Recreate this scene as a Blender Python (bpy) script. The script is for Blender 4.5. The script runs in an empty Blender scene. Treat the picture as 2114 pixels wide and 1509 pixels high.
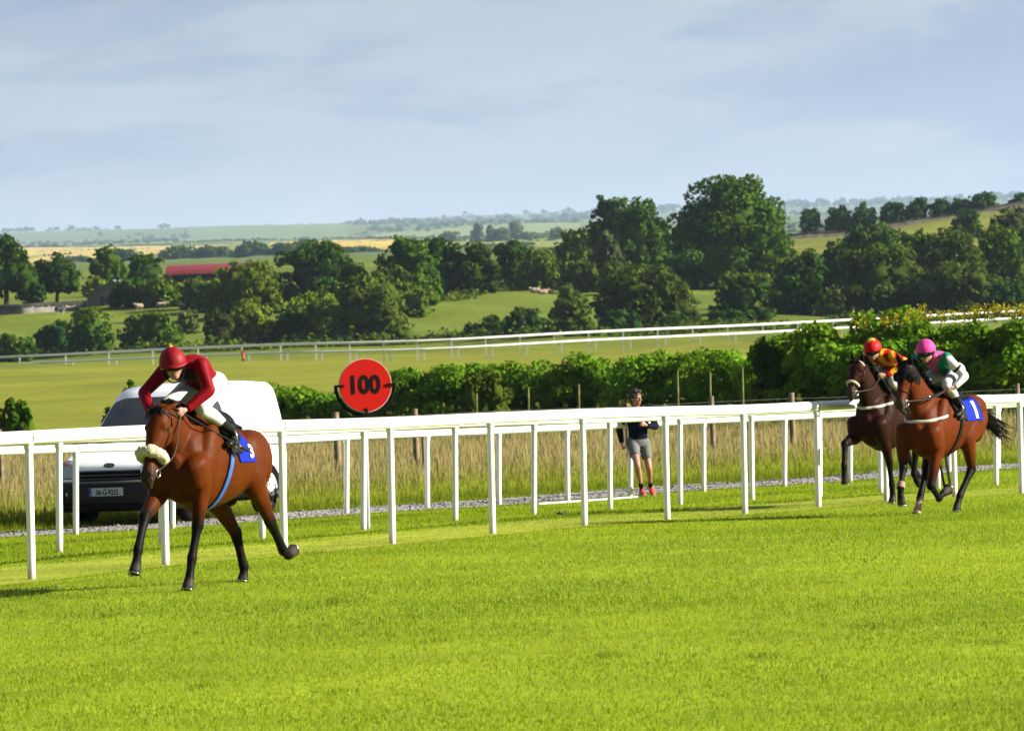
import bpy, bmesh, math
import numpy as np
from mathutils import Vector, Matrix, kdtree
from mathutils.bvhtree import BVHTree

S = bpy.context.scene
COL = S.collection
R = math.radians
rng = np.random.default_rng(7)

# ------------------------------------------------------------------ camera
CAM_H, FPX, ROLL, PITCH = 1.7, 11200.0, R(2.0), 34 / 11200.0     # focal length in pixels of a 2114 wide frame
_F = np.array([0, math.cos(PITCH), math.sin(PITCH)])
_U = np.array([0, -math.sin(PITCH), math.cos(PITCH)])
_R = np.array([1.0, 0, 0])
cam_d = bpy.data.cameras.new('camera')
cam = bpy.data.objects.new('camera', cam_d)
COL.objects.link(cam)
cr = math.cos(ROLL) * _R - math.sin(ROLL) * _U
cu = math.sin(ROLL) * _R + math.cos(ROLL) * _U
cam.matrix_world = Matrix(((cr[0], cu[0], -_F[0], 0), (cr[1], cu[1], -_F[1], 0), (cr[2], cu[2], -_F[2], CAM_H), (0, 0, 0, 1)))
cam_d.sensor_width = 36
cam_d.lens = 36 * FPX / 2114
cam_d.clip_start = 0.5
cam_d.clip_end = 60000
cam_d.dof.use_dof = True
cam_d.dof.focus_distance = 52
cam_d.dof.aperture_fstop = 11
S.camera = cam

# ------------------------------------------------------------------ light
SUN_AZ, SUN_EL = R(94), R(25)        # azimuth from +Y towards +X
world = bpy.data.worlds.new('World')
S.world = world
world.use_nodes = True
wn, wl = world.node_tree.nodes, world.node_tree.links
wn.clear()
wo = wn.new('ShaderNodeOutputWorld')
bg = wn.new('ShaderNodeBackground')
sky = wn.new('ShaderNodeTexSky')
sky.sky_type = 'NISHITA'
sky.sun_disc = False
sky.sun_elevation = SUN_EL
sky.sun_rotation = SUN_AZ
sky.air_density = 1.0
sky.dust_density = 0.6
bg.inputs['Strength'].default_value = 0.0275
tc = wn.new('ShaderNodeTexCoord')
# cloud sheets: streaks that are long across and thin in height, all round the sky
def wnoise(scale, sz, det, rough, off):
    mp = wn.new('ShaderNodeMapping')
    mp.inputs['Scale'].default_value = (1, 1, sz)
    mp.inputs['Location'].default_value = off
    wl.new(tc.outputs['Generated'], mp.inputs['Vector'])
    n = wn.new('ShaderNodeTexNoise')
    n.inputs['Scale'].default_value = scale
    n.inputs['Detail'].default_value = det
    n.inputs['Roughness'].default_value = rough
    n.inputs['Distortion'].default_value = 0.25
    wl.new(mp.outputs[0], n.inputs['Vector'])
    return n
def wramp(src, stops):
    r = wn.new('ShaderNodeValToRGB')
    while len(r.color_ramp.elements) < len(stops):
        r.color_ramp.elements.new(0.5)
    for e, (p, c) in zip(r.color_ramp.elements, stops):
        e.position = p
        e.color = (*c, 1)
    wl.new(src, r.inputs['Fac'])
    return r
n1 = wnoise(12, 4.2, 7, 0.58, (3.1, 0.2, 0.35))
n2 = wnoise(26, 3.2, 4, 0.55, (0.4, 1.7, 0.1))
CLB = (2.15, 2.65, 4.25)
CLW = (3.85, 4.1, 4.85)
cl = wramp(n1.outputs['Fac'], [(0.44, CLB), (0.50, tuple(0.6 * a + 0.4 * b for a, b in zip(CLB, CLW))), (0.565, tuple(1.06 * a for a in CLW))])
cl2 = wramp(n2.outputs['Fac'], [(0.42, (0.93, 0.95, 0.97)), (0.68, (1.1, 1.08, 1.04))])
mul = wn.new('ShaderNodeMix'); mul.data_type = 'RGBA'; mul.blend_type = 'MULTIPLY'
mul.inputs['Factor'].default_value = 1
wl.new(cl.outputs['Color'], mul.inputs['A']); wl.new(cl2.outputs['Color'], mul.inputs['B'])
mx = wn.new('ShaderNodeMix'); mx.data_type = 'RGBA'
mx.inputs['Factor'].default_value = 0.94
wl.new(sky.outputs['Color'], mx.inputs['A']); wl.new(mul.outputs['Result'], mx.inputs['B'])
wl.new(mx.outputs['Result'], bg.inputs['Color'])
wl.new(bg.outputs[0], wo.inputs['Surface'])

sun_d = bpy.data.lights.new('sun', 'SUN')
sun_d.energy = 5.0
sun_d.angle = R(0.5)
sun_d.color = (1.0, 0.92, 0.77)
sun = bpy.data.objects.new('sun', sun_d)
COL.objects.link(sun)
sv = Vector((math.sin(SUN_AZ) * math.cos(SUN_EL), math.cos(SUN_AZ) * math.cos(SUN_EL), math.sin(SUN_EL)))
sun.rotation_euler = sv.to_track_quat('Z', 'Y').to_euler()

S.view_settings.view_transform = 'Standard'
S.view_settings.look = 'None'
S.view_settings.exposure = 1.8
S.view_settings.gamma = 1
S.view_settings.use_curve_mapping = False
S.render.engine = 'CYCLES'
S.cycles.use_denoising = True
S.cycles.max_bounces = 6
S.cycles.diffuse_bounces = 1
S.cycles.glossy_bounces = 2
S.cycles.transmission_bounces = 4
S.cycles.transparent_max_bounces = 8
S.cycles.volume_bounces = 1
S.cycles.sample_clamp_indirect = 6

# ------------------------------------------------------------------ survey helpers (photo pixel + known height or depth -> place in the world)
CAM = np.array([0, 0, CAM_H])
def ray(u, v):
    dx, dy = u - 1057, v - 754.5
    a = dx * math.cos(ROLL) - dy * math.sin(ROLL)
    b = dx * math.sin(ROLL) + dy * math.cos(ROLL)
    d = _F * FPX + _R * a - _U * b
    return d / d[1]
def at(u, v, depth):
    return CAM + ray(u, v) * depth
def on_level(u, v, z):
    d = ray(u, v)
    return CAM + d * ((z - CAM_H) / d[2])

# ------------------------------------------------------------------ mesh helpers
def tag(o, label=None, cat=None, group=None, kind=None):
    if label: o['label'] = label
    if cat: o['category'] = cat
    if group: o['group'] = group
    if kind: o['kind'] = kind
    return o

def link(o, parent=None):
    COL.objects.link(o)
    if parent is not None: o.parent = parent
    return o

def empty(name, loc=(0, 0, 0), rz=0.0):
    o = bpy.data.objects.new(name, None)
    o.location = loc
    o.rotation_euler = (0, 0, rz)
    o.empty_display_size = 0.2
    return link(o)

class MB:
    """collects vertices and faces, then becomes ONE mesh object"""
    def __init__(self):
        self.v, self.f, self.m, self.c, self.n = [], [], [], [], 0
    def add(self, verts, faces, mi=0, col=None):
        verts = np.asarray(verts, float).reshape(-1, 3)
        self.v.append(verts)
        for f in faces:
            self.f.append([i + self.n for i in f]); self.m.append(mi)
        if col is not None:
            self.c.append(np.tile(np.asarray(col, float), (len(verts), 1)) if np.ndim(col) == 1 else np.asarray(col, float))
        self.n += len(verts)
        return self
    def box(self, c, s, rot=None, mi=0, taper=1.0):
        x, y, z = (k / 2 for k in s)
        p = np.array([[-x, -y, -z], [x, -y, -z], [x, y, -z], [-x, y, -z], [-x * taper, -y * taper, z], [x * taper, -y * taper, z], [x * taper, y * taper, z], [-x * taper, y * taper, z]])
        if rot is not None: p = p @ np.array(rot).T
        return self.add(p + np.array(c), [(3, 2, 1, 0), (4, 5, 6, 7), (0, 1, 5, 4), (1, 2, 6, 5), (2, 3, 7, 6), (3, 0, 4, 7)], mi)
    def tube(self, pts, rad, n=10, cap=True, mi=0, side=None):
        """pts Nx3, rad scalar / N / Nx2 (side, other)"""
        P = np.asarray(pts, float)
        N = len(P)
        r = np.asarray(rad, float)
        if r.ndim == 0: r = np.full((N, 2), float(r))
        elif r.ndim == 1: r = np.stack([r, r], 1)
        T = np.gradient(P, axis=0)
        T /= np.linalg.norm(T, axis=1)[:, None] + 1e-12
        ref = np.array(side if side is not None else ((0, 0, 1) if abs(T[0][2]) < 0.9 else (1, 0, 0)), float)
        out = []
        ang = np.linspace(0, 2 * np.pi, n, endpoint=False)
        for i in range(N):
            a = ref - T[i] * (ref @ T[i])
            a /= np.linalg.norm(a) + 1e-12
            if side is None: ref = a
            b = np.cross(T[i], a)
            out.append(P[i] + np.outer(np.cos(ang), a) * r[i, 0] + np.outer(np.sin(ang), b) * r[i, 1])
        V = np.concatenate(out)
        F = []
        for i in range(N - 1):
            for k in range(n):
                k2 = (k + 1) % n
                F.append((i * n + k, i * n + k2, (i + 1) * n + k2, (i + 1) * n + k))
        if cap:                                     # caps own their corners, so that the shading breaks at the rim
            m0 = len(V)
            V = np.concatenate([V, V[:n], V[(N - 1) * n:N * n]])
            F.append(tuple(m0 + k for k in range(n - 1, -1, -1)))
            F.append(tuple(m0 + n + k for k in range(n)))
        return self.add(V, F, mi)
    def ball(self, c, r, nu=14, nv=9, rot=None, mi=0):
        c = np.array(c, float); r = np.ones(3) * np.array(r, float)
        V = [[0, 0, 1]]
        for i in range(1, nv):
            t = math.pi * i / nv
            for k in range(nu):
                q = 2 * math.pi * k / nu
                V.append([math.sin(t) * math.cos(q), math.sin(t) * math.sin(q), math.cos(t)])
        V.append([0, 0, -1])
        V = np.array(V) * r
        if rot is not None: V = V @ np.array(rot).T
        F = [(0, 1 + k, 1 + (k + 1) % nu) for k in range(nu)]
        for i in range(nv - 2):
            for k in range(nu):
                a, b = 1 + i * nu + k, 1 + i * nu + (k + 1) % nu
                F.append((a, a + nu, b + nu, b))
        e = len(V) - 1
        F += [(e, 1 + (nv - 2) * nu + (k + 1) % nu, 1 + (nv - 2) * nu + k) for k in range(nu)]
        return self.add(V + c, F, mi)
    def mesh(self, name, mats, smooth=False):
        me = bpy.data.meshes.new(name)
        me.from_pydata(np.concatenate(self.v).tolist() if self.v else [], [], self.f)
        for m in (mats if isinstance(mats, (list, tuple)) else [mats]): me.materials.append(m)
        if any(self.m): me.polygons.foreach_set('material_index', self.m)
        if smooth: me.polygons.foreach_set('use_smooth', [True] * len(me.polygons))
        if self.c:
            ca = me.color_attributes.new('col', 'FLOAT_COLOR', 'POINT')
            c = np.concatenate(self.c)
            ca.data.foreach_set('color', np.concatenate([c[:, :3], np.ones((len(c), 1))], 1).ravel())
        me.update()
        return me
    def build(self, name, mats, parent=None, smooth=False):
        return link(bpy.data.objects.new(name, self.mesh(name, mats, smooth)), parent)

def big_mesh(name, V, F, mat, col=None, smooth=False):
    """fast path: V Nx3, F Mxk (all faces the same size)"""
    me = bpy.data.meshes.new(name)
    V = np.ascontiguousarray(V, np.float32); F = np.ascontiguousarray(F, np.int32)
    k = F.shape[1]
    me.vertices.add(len(V)); me.vertices.foreach_set('co', V.ravel())
    me.loops.add(F.size); me.loops.foreach_set('vertex_index', F.ravel())
    me.polygons.add(len(F)); me.polygons.foreach_set('loop_start', np.arange(0, F.size, k, dtype=np.int32))
    me.polygons.foreach_set('loop_total', np.full(len(F), k, np.int32))
    if smooth: me.polygons.foreach_set('use_smooth', np.ones(len(F), bool))
    for m in (mat if isinstance(mat, (list, tuple)) else [mat]): me.materials.append(m)
    if col is not None:
        ca = me.color_attributes.new('col', 'FLOAT_COLOR', 'POINT')
        ca.data.foreach_set('color', np.concatenate([col, np.ones((len(col), 1))], 1).astype(np.float32).ravel())
    me.update(calc_edges=True)
    return me

def spline(pts, n):
    """Catmull-Rom through pts, n samples (any number of columns)"""
    P = np.asarray(pts, float)
    if len(P) < 3:
        t = np.linspace(0, 1, n)[:, None]
        return P[0] * (1 - t) + P[-1] * t
    Q = np.vstack([2 * P[0] - P[1], P, 2 * P[-1] - P[-2]])
    out = []
    for s in np.linspace(0, len(P) - 1, n):
        i = min(int(s), len(P) - 2); t = s - i
        a, b, c, d = Q[i], Q[i + 1], Q[i + 2], Q[i + 3]
        out.append(0.5 * (2 * b + (c - a) * t + (2 * a - 5 * b + 4 * c - d) * t * t + (3 * b - a - 3 * c + d) * t ** 3))
    return np.array(out)

# ------------------------------------------------------------------ materials
_M = {}
ALB = 0.58          # base colours lowered together against the raised exposure, so sun outweighs sky fill
def mat(name, color, rough=0.6, spec=0.4, metal=0.0, var=0.12, scale=6.0, bump=0.0, bscale=40.0, coat=0.0, attr=False, trans=0.0, sheen=0.0):
    if name in _M: return _M[name]
    m = bpy.data.materials.new(name)
    m.use_nodes = True
    nt = m.node_tree
    b = nt.nodes['Principled BSDF']
    b.inputs['Roughness'].default_value = rough
    b.inputs['Specular IOR Level'].default_value = spec
    b.inputs['Metallic'].default_value = metal
    b.inputs['Coat Weight'].default_value = coat
    b.inputs['Sheen Weight'].default_value = sheen
    g = nt.nodes.new('ShaderNodeTexCoord')
    n = nt.nodes.new('ShaderNodeTexNoise')
    n.inputs['Scale'].default_value = scale
    n.inputs['Detail'].default_value = 4
    nt.links.new(g.outputs['Object'], n.inputs['Vector'])
    mr = nt.nodes.new('ShaderNodeMapRange')
    mr.inputs['From Min'].default_value = 0.3; mr.inputs['From Max'].default_value = 0.7
    mr.inputs['To Min'].default_value = ALB * (1 - var); mr.inputs['To Max'].default_value = ALB * (1 + var)
    nt.links.new(n.outputs['Fac'], mr.inputs['Value'])
    vm = nt.nodes.new('ShaderNodeVectorMath'); vm.operation = 'SCALE'
    if attr:
        a = nt.nodes.new('ShaderNodeAttribute'); a.attribute_name = 'col'
        nt.links.new(a.outputs['Color'], vm.inputs[0])
    else:
        vm.inputs[0].default_value = color[:3]
    nt.links.new(mr.outputs[0], vm.inputs['Scale'])
    nt.links.new(vm.outputs[0], b.inputs['Base Color'])
    if bump:
        n2 = nt.nodes.new('ShaderNodeTexNoise'); n2.inputs['Scale'].default_value = bscale; n2.inputs['Detail'].default_value = 5
        nt.links.new(g.outputs['Object'], n2.inputs['Vector'])
        bp = nt.nodes.new('ShaderNodeBump'); bp.inputs['Strength'].default_value = bump; bp.inputs['Distance'].default_value = 0.02
        nt.links.new(n2.outputs['Fac'], bp.inputs['Height']); nt.links.new(bp.outputs[0], b.inputs['Normal'])
    if trans:
        t = nt.nodes.new('ShaderNodeBsdfTranslucent')
        nt.links.new(vm.outputs[0], t.inputs['Color'])
        ms = nt.nodes.new('ShaderNodeMixShader'); ms.inputs[0].default_value = trans
        nt.links.new(b.outputs[0], ms.inputs[1]); nt.links.new(t.outputs[0], ms.inputs[2])
        nt.links.new(ms.outputs[0], nt.nodes['Material Output'].inputs['Surface'])
    _M[name] = m
    return m

LEAF = mat('leaf', (0, 0, 0), 0.9, 0.0, var=0.25, scale=1.3, attr=True, trans=0.30)
BLADE = mat('grass_blade', (0, 0, 0), 0.8, 0.05, var=0.1, scale=0.6, attr=True, trans=0.5)
BARK = mat('bark', (0.05, 0.038, 0.025), 0.9, 0.1, var=0.3, bump=0.5, bscale=12)
WHITE = mat('white_plastic', (1.12, 1.12, 1.07), 0.34, 0.5, var=0.04, scale=3, coat=0.1)
WOOD = mat('weathered_wood', (0.26, 0.20, 0.13), 0.85, 0.2, var=0.35, scale=9, bump=0.4, bscale=30)
WIRE = mat('dull_green_wire', (0.12, 0.135, 0.10), 0.7, 0.1, var=0.1)
FARWHITE = mat('painted_rail', (1.0, 1.0, 0.95), 0.5, 0.3, var=0.08)

# ------------------------------------------------------------------ terrain
ZT = np.array([[-400, 0], [58, 0], [76, -.12], [185, -.12], [240, .25], [300, .9], [420, 2.8], [530, 4.45], [620, 5.6], [650, 7.0], [700, 10.8], [760, 14.6],
               [850, 18.6], [1000, 23.2], [1300, 31.5], [2000, 51], [3000, 81], [5000, 143], [7000, 208], [9500, 290], [12000, 250], [30000, 100]])
def fd(d):
    return d if d < 1300 else 1300 + (d - 1300) * 2.6
ZT = np.array([[fd(d), 1.7 + (z - 1.7) * fd(d) / d if d > 1300 else z] for d, z in ZT])
def terrain(x, y):
    x = np.asarray(x, float); y = np.asarray(y, float)
    z = np.interp(y, ZT[:, 0], ZT[:, 1])
    for k in (0.97, 1.03):
        z = z + np.interp(y * k, ZT[:, 0], ZT[:, 1]) / k ** (y > 1300)
    z = z / 3
    t = x / np.maximum(y, 50)
    hill = np.clip((t - .036) / .058, 0, 1.15) * 6.6 * np.exp(-((y - 1120) / 170.0) ** 2)
    far = np.clip((y - 250) / 600, 0, 1)
    z = z + hill + far * (0.55 * np.sin(x * .043 + y * .021) + 0.4 * np.sin(x * .11 - y * .05 + 1) + 0.25 * np.sin(x * .27 + y * .13))
    vf = np.clip((y - 6000) / 8000, 0, 1)
    z = z + vf * (12 * np.sin(t * 38 + y * .0006 + .6) + 7 * np.sin(t * 95 + y * .0012 + 2.0))
    near = 1 - np.clip((y - 20) / 400, 0, 1)
    z = z + near * (0.012 * np.sin(x * .9 + y * .21) + 0.012 * np.sin(x * .37 - y * .33))
    return z
def tz(x, y): return float(terrain(x, y))
def on_ground(u, v, lo=20, hi=9000):
    """the point of the terrain seen at a photo pixel (first hit along the ray)"""
    d = ray(u, v)
    s = np.geomspace(lo, hi, 4000)
    P = CAM + d * s[:, None]
    below = np.nonzero(P[:, 2] < terrain(P[:, 0], P[:, 1]))[0]
    i = below[0] if len(below) else len(s) - 1
    return P[i]

# ------------------------------------------------------------------ the three running rails' courses (posts surveyed on the ground)
def course(px, z, deg=2):
    P = np.array([on_level(u, v, z) for u, v in px])
    c = np.polyfit(P[:, 0], P[:, 1], deg)
    return P, c
A_PX = [(65, 1198), (360, 1167), (573, 1145), (828, 1115), (1003, 1097), (1228, 1076), (1368, 1065), (1545, 1047), (1692, 1032), (1830, 1021), (1972, 1012), (2112, 1002)]
B_PX = [(127, 1150), (345, 1131), (535, 1112), (765, 1099), (952, 1074), (1098, 1059), (1277, 1043), (1398, 1035), (1562, 1026), (1701, 1018), (1823, 1012), (1940, 1003), (2062, 994)]
C_PX = [(160, 1113), (372, 1092), (533, 1076), (725, 1062), (893, 1050), (1030, 1041), (1183, 1034), (1304, 1027), (1433, 1018), (1650, 1002), (1758, 992), (1870, 985), (1958, 977), (2067, 971)]
A_P, A_C = course(A_PX, 0.0)
B_P, B_C = course(B_PX, -0.06)
C_P, C_C = course(C_PX, -0.12)
def rail_y(c, x): return np.polyval(c, x)
def offset_from(c, x, y):
    """signed distance behind a course: positive on the far side"""
    sl = np.polyval(np.polyder(c), x)
    return (y - np.polyval(c, x)) / np.sqrt(1 + sl ** 2)
# ------------------------------------------------------------------ ground
def cy(c, x, lo=-7.0, hi=8.5):
    x = np.asarray(x, float)
    xc = np.clip(x, lo, hi)
    d = np.polyder(c)
    s = np.clip(np.polyval(d, xc), 0.6, 3.2)
    return np.polyval(c, xc) + s * (x - xc)
def poff(c, x, y):
    xc = np.clip(x, -7, 8.5)
    s = np.clip(np.polyval(np.polyder(c), xc), 0.6, 3.2)
    return (np.asarray(y) - cy(c, x)) / np.sqrt(1 + s ** 2)

def ground_material():
    m = bpy.data.materials.new('meadow_ground'); m.use_nodes = True
    nt = m.node_tree; b = nt.nodes['Principled BSDF']
    b.inputs['Roughness'].default_value = 0.9; b.inputs['Specular IOR Level'].default_value = 0.1
    g = nt.nodes.new('ShaderNodeTexCoord')
    a = nt.nodes.new('ShaderNodeAttribute'); a.attribute_name = 'col'
    last = a.outputs['Color']
    for sc, am, det in ((9.0, 0.22, 6), (0.9, 0.16, 4), (0.06, 0.18, 4)):
        n = nt.nodes.new('ShaderNodeTexNoise'); n.inputs['Scale'].default_value = sc; n.inputs['Detail'].default_value = det
        nt.links.new(g.outputs['Object'], n.inputs['Vector'])
        r = nt.nodes.new('ShaderNodeValToRGB')
        r.color_ramp.elements[0].position = 0.32; r.color_ramp.elements[1].position = 0.68
        r.color_ramp.elements[0].color = (1 - am * 1.1, 1 - am, 1 - am * 0.9, 1)
        r.color_ramp.elements[1].color = (1 + am * 1.2, 1 + am, 1 + am * 0.3, 1)
        nt.links.new(n.outputs['Fac'], r.inputs['Fac'])
        x = nt.nodes.new('ShaderNodeMix'); x.data_type = 'RGBA'; x.blend_type = 'MULTIPLY'; x.inputs['Factor'].default_value = 1
        nt.links.new(last, x.inputs['A']); nt.links.new(r.outputs['Color'], x.inputs['B'])
        last = x.outputs['Result']
    x = nt.nodes.new('ShaderNodeVectorMath'); x.operation = 'SCALE'; x.inputs['Scale'].default_value = ALB
    nt.links.new(last, x.inputs[0]); nt.links.new(x.outputs[0], b.inputs['Base Color'])
    return m
GROUND = ground_material()

TURF = np.array([0.295, 0.42, 0.018])
STRIP = np.array([0.37, 0.45, 0.04])
VERGE = np.array([0.21, 0.27, 0.02])
ROUGHG = np.array([0.14, 0.18, 0.03])
FIELD = np.array([0.23, 0.26, 0.018])
MEADOW = np.array([0.155, 0.215, 0.022])
HILLF = np.array([0.25, 0.28, 0.045])
FARG = np.array([0.13, 0.19, 0.05])
def lerp(a, b, t): return a[None] * (1 - t[:, None]) + b[None] * t[:, None]
def sstep(x, a, b):
    t = np.clip((x - a) / (b - a), 0, 1); return t * t * (3 - 2 * t)
def ground_colour(x, y):
    c = np.tile(TURF, (len(x), 1))
    pc = poff(C_C, x, y)
    t = sstep(pc, 2.2, 3.2); c = c * (1 - t[:, None]) + VERGE * t[:, None]
    t = sstep(y, 150, 175) * (pc > 4); c = c * (1 - t[:, None]) + ROUGHG * t[:, None]
    t = sstep(y, 200, 235); c = c * (1 - t[:, None]) + FIELD * t[:, None]
    t = sstep(y, 560, 640); c = c * (1 - t[:, None]) + MEADOW * t[:, None]
    tt = x / np.maximum(y, 50)
    t = sstep(y, 850, 900) * sstep(tt, .03, .045) * (1 - sstep(y, 1110, 1150)); c = c * (1 - t[:, None]) + HILLF * t[:, None]
    t = sstep(y, 1150, 1600); c = c * (1 - t[:, None]) + FARG * t[:, None]
    return c

ys = np.concatenate([np.linspace(-150, 20, 12), np.linspace(22, 130, 240), np.geomspace(131, 1300, 330), np.geomspace(1310, 31000, 190)])
ts = np.concatenate([np.linspace(-1.1, -.16, 22), np.linspace(-.155, .155, 210), np.linspace(.16, 1.1, 22)])
YY, TT = np.meshgrid(ys, ts, indexing='ij')
XX = TT * np.maximum(YY + 12, 30)
gx, gy = XX.ravel(), YY.ravel()
gz = terrain(gx, gy)
nr, nc = XX.shape
idx = np.arange(nr * nc).reshape(nr, nc)
GF = np.stack([idx[:-1, :-1].ravel(), idx[:-1, 1:].ravel(), idx[1:, 1:].ravel(), idx[1:, :-1].ravel()], 1)
gm = big_mesh('ground', np.stack([gx, gy, gz], 1), GF, GROUND, ground_colour(gx, gy), smooth=True)
tag(link(bpy.data.objects.new('ground', gm)), kind='structure')

def sheet(name, curve, p0, p1, lift, m, col=None, x0=-16, x1=18, nx=120, npp=6, wob=0.0):
    """a sheet that follows a course between two offsets behind it"""
    xs = np.linspace(x0, x1, nx)
    V, Cc = [], []
    for x in xs:
        xc = np.clip(x, -7, 8.5)
        s = np.clip(np.polyval(np.polyder(curve), xc), .6, 3.2); n = np.array([-s, 1]) / math.hypot(s, 1)
        y = float(cy(curve, x))
        for k, p in enumerate(np.linspace(p0, p1, npp)):
            w = wob * (math.sin(x * 3.1) + math.sin(x * 7.7 + 1) * .6) if k in (0, npp - 1) else 0
            q = np.array([x, y]) + n * (p + w)
            V.append((q[0], q[1], tz(*q) + lift))
    ii = np.arange(nx * npp).reshape(nx, npp)
    F = np.stack([ii[:-1, :-1].ravel(), ii[1:, :-1].ravel(), ii[1:, 1:].ravel(), ii[:-1, 1:].ravel()], 1)
    V = np.array(V)
    me = big_mesh(name, V, F, m, np.tile(col, (len(V), 1)) if col is not None else None, smooth=True)
    return tag(link(bpy.data.objects.new(name, me)), kind='structure')

def gravel_material():
    m = bpy.data.materials.new('gravel'); m.use_nodes = True
    nt = m.node_tree; b = nt.nodes['Principled BSDF']; b.inputs['Roughness'].default_value = 0.95
    g = nt.nodes.new('ShaderNodeTexCoord')
    v = nt.nodes.new('ShaderNodeTexVoronoi'); v.inputs['Scale'].default_value = 16
    n = nt.nodes.new('ShaderNodeTexNoise'); n.inputs['Scale'].default_value = 1.2; n.inputs['Detail'].default_value = 5
    nt.links.new(g.outputs['Object'], v.inputs['Vector']); nt.links.new(g.outputs['Object'], n.inputs['Vector'])
    r = nt.nodes.new('ShaderNodeValToRGB')
    r.color_ramp.elements[0].color = (0.11, 0.105, 0.105, 1); r.color_ramp.elements[1].color = (0.29, 0.27, 0.265, 1)
    sp = nt.nodes.new('ShaderNodeSeparateColor'); nt.links.new(v.outputs['Color'], sp.inputs[0]); nt.links.new(sp.outputs[0], r.inputs['Fac'])
    x = nt.nodes.new('ShaderNodeMix'); x.data_type = 'RGBA'; x.blend_type = 'MULTIPLY'; x.inputs['Factor'].default_value = 0.8
    r2 = nt.nodes.new('ShaderNodeValToRGB'); r2.color_ramp.elements[0].position = .35; r2.color_ramp.elements[1].position = .65
    r2.color_ramp.elements[0].color = (.62, .62, .58, 1); r2.color_ramp.elements[1].color = (1.15, 1.12, 1.1, 1)
    nt.links.new(n.outputs['Fac'], r2.inputs['Fac'])
    nt.links.new(r.outputs[0], x.inputs['A']); nt.links.new(r2.outputs[0], x.inputs['B']); nt.links.new(x.outputs['Result'], b.inputs['Base Color'])
    bp = nt.nodes.new('ShaderNodeBump'); bp.inputs['Strength'].default_value = 0.8; bp.inputs['Distance'].default_value = 0.03
    nt.links.new(v.outputs['Distance'], bp.inputs['Height']); nt.links.new(bp.outputs[0], b.inputs['Normal'])
    return m
sheet('mown_strip', A_C, -0.25, 1.9, 0.006, GROUND, STRIP, wob=0.08)
sheet('gravel_road', C_C, 0.12, 2.35, 0.02, gravel_material(), wob=0.07)

# stones lying loose on the gravel so that its edge is broken
def scatter_stones():
    n = 2600
    x = rng.uniform(-9, 11, n); p = rng.uniform(0.0, 2.5, n)
    xc = np.clip(x, -7, 8.5); s = np.clip(np.polyval(np.polyder(C_C), xc), .6, 3.2)
    q = np.sqrt(1 + s * s)
    px, py = x - s / q * p, cy(C_C, x) + p / q
    z = terrain(px, py) + 0.02
    r = rng.uniform(.012, .035, n)
    base = np.array([[1, 0, 0], [-1, 0, 0], [0, 1, 0], [0, -1, 0], [0, 0, .7], [0, 0, -.7]])
    V = base[None] * r[:, None, None] * rng.uniform(.7, 1.3, (n, 6, 1)) + np.stack([px, py, z], 1)[:, None]
    f = np.array([[0, 2, 4], [2, 1, 4], [1, 3, 4], [3, 0, 4], [2, 0, 5], [1, 2, 5], [3, 1, 5], [0, 3, 5]])
    F = (f[None] + (np.arange(n) * 6)[:, None, None]).reshape(-1, 3)
    c = np.repeat((rng.uniform(.10, .30, n)[:, None] * np.array([1, .97, .95])), 6, 0)
    me = big_mesh('loose_gravel', V.reshape(-1, 3), F, mat('stone_chips', (0, 0, 0), .9, attr=True), c)
    tag(link(bpy.data.objects.new('loose_gravel', me)), kind='stuff')
scatter_stones()

# ------------------------------------------------------------------ grass: real blades
def blades(x, y, h, w, c0, c1, lean=0.45, seg=1, lift=0.0):
    n = len(x)
    z = terrain(x, y) + lift
    a = rng.uniform(0, 2 * np.pi, n)
    l = rng.uniform(0, lean, n) * h
    la = rng.uniform(0, 2 * np.pi, n)
    B = np.stack([x, y, z], 1)
    s = np.stack([np.cos(a), np.sin(a), np.zeros(n)], 1) * (w / 2)[:, None]
    tip = B + np.stack([np.cos(la) * l, np.sin(la) * l, h], 1)
    if seg == 1:
        V = np.stack([B - s, B + s, tip], 1).reshape(-1, 3)
        F = np.arange(3 * n).reshape(-1, 3)
        C = np.stack([c0, c0, c1], 1).reshape(-1, 3)
    else:                                       # a stalk with a wider head near the top
        mid = B + (tip - B) * 0.62 * np.array([.7, .7, 1])
        s2 = s * 0.8; hd = s * 1.5
        m2 = B + (tip - B) * 0.8
        V = np.stack([B - s, B + s, mid - s2, mid + s2, m2 - hd, m2 + hd, tip], 1).reshape(-1, 3)
        o = (np.arange(n) * 7)[:, None]
        F = np.concatenate([o + np.array([[0, 1, 3]]), o + np.array([[0, 3, 2]]), o + np.array([[2, 3, 5]]), o + np.array([[2, 5, 4]]), o + np.array([[4, 5, 6]])])
        cm = c0 * .45 + c1 * .55
        C = np.stack([c0, c0, cm, cm, c1, c1, c1], 1).reshape(-1, 3)
    return V, F, C

def clump(x, y, s, ph=0.0):
    """smooth patchiness in -1..1"""
    return (np.sin(x * s + ph) * np.cos(y * s * .35 + ph * 2) + np.sin(x * s * 2.3 - y * s * .6 + 1.3 + ph) * .6 + np.sin(x * s * .5 + y * s * .8 + 2.1) * .8) / 2.0

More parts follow.
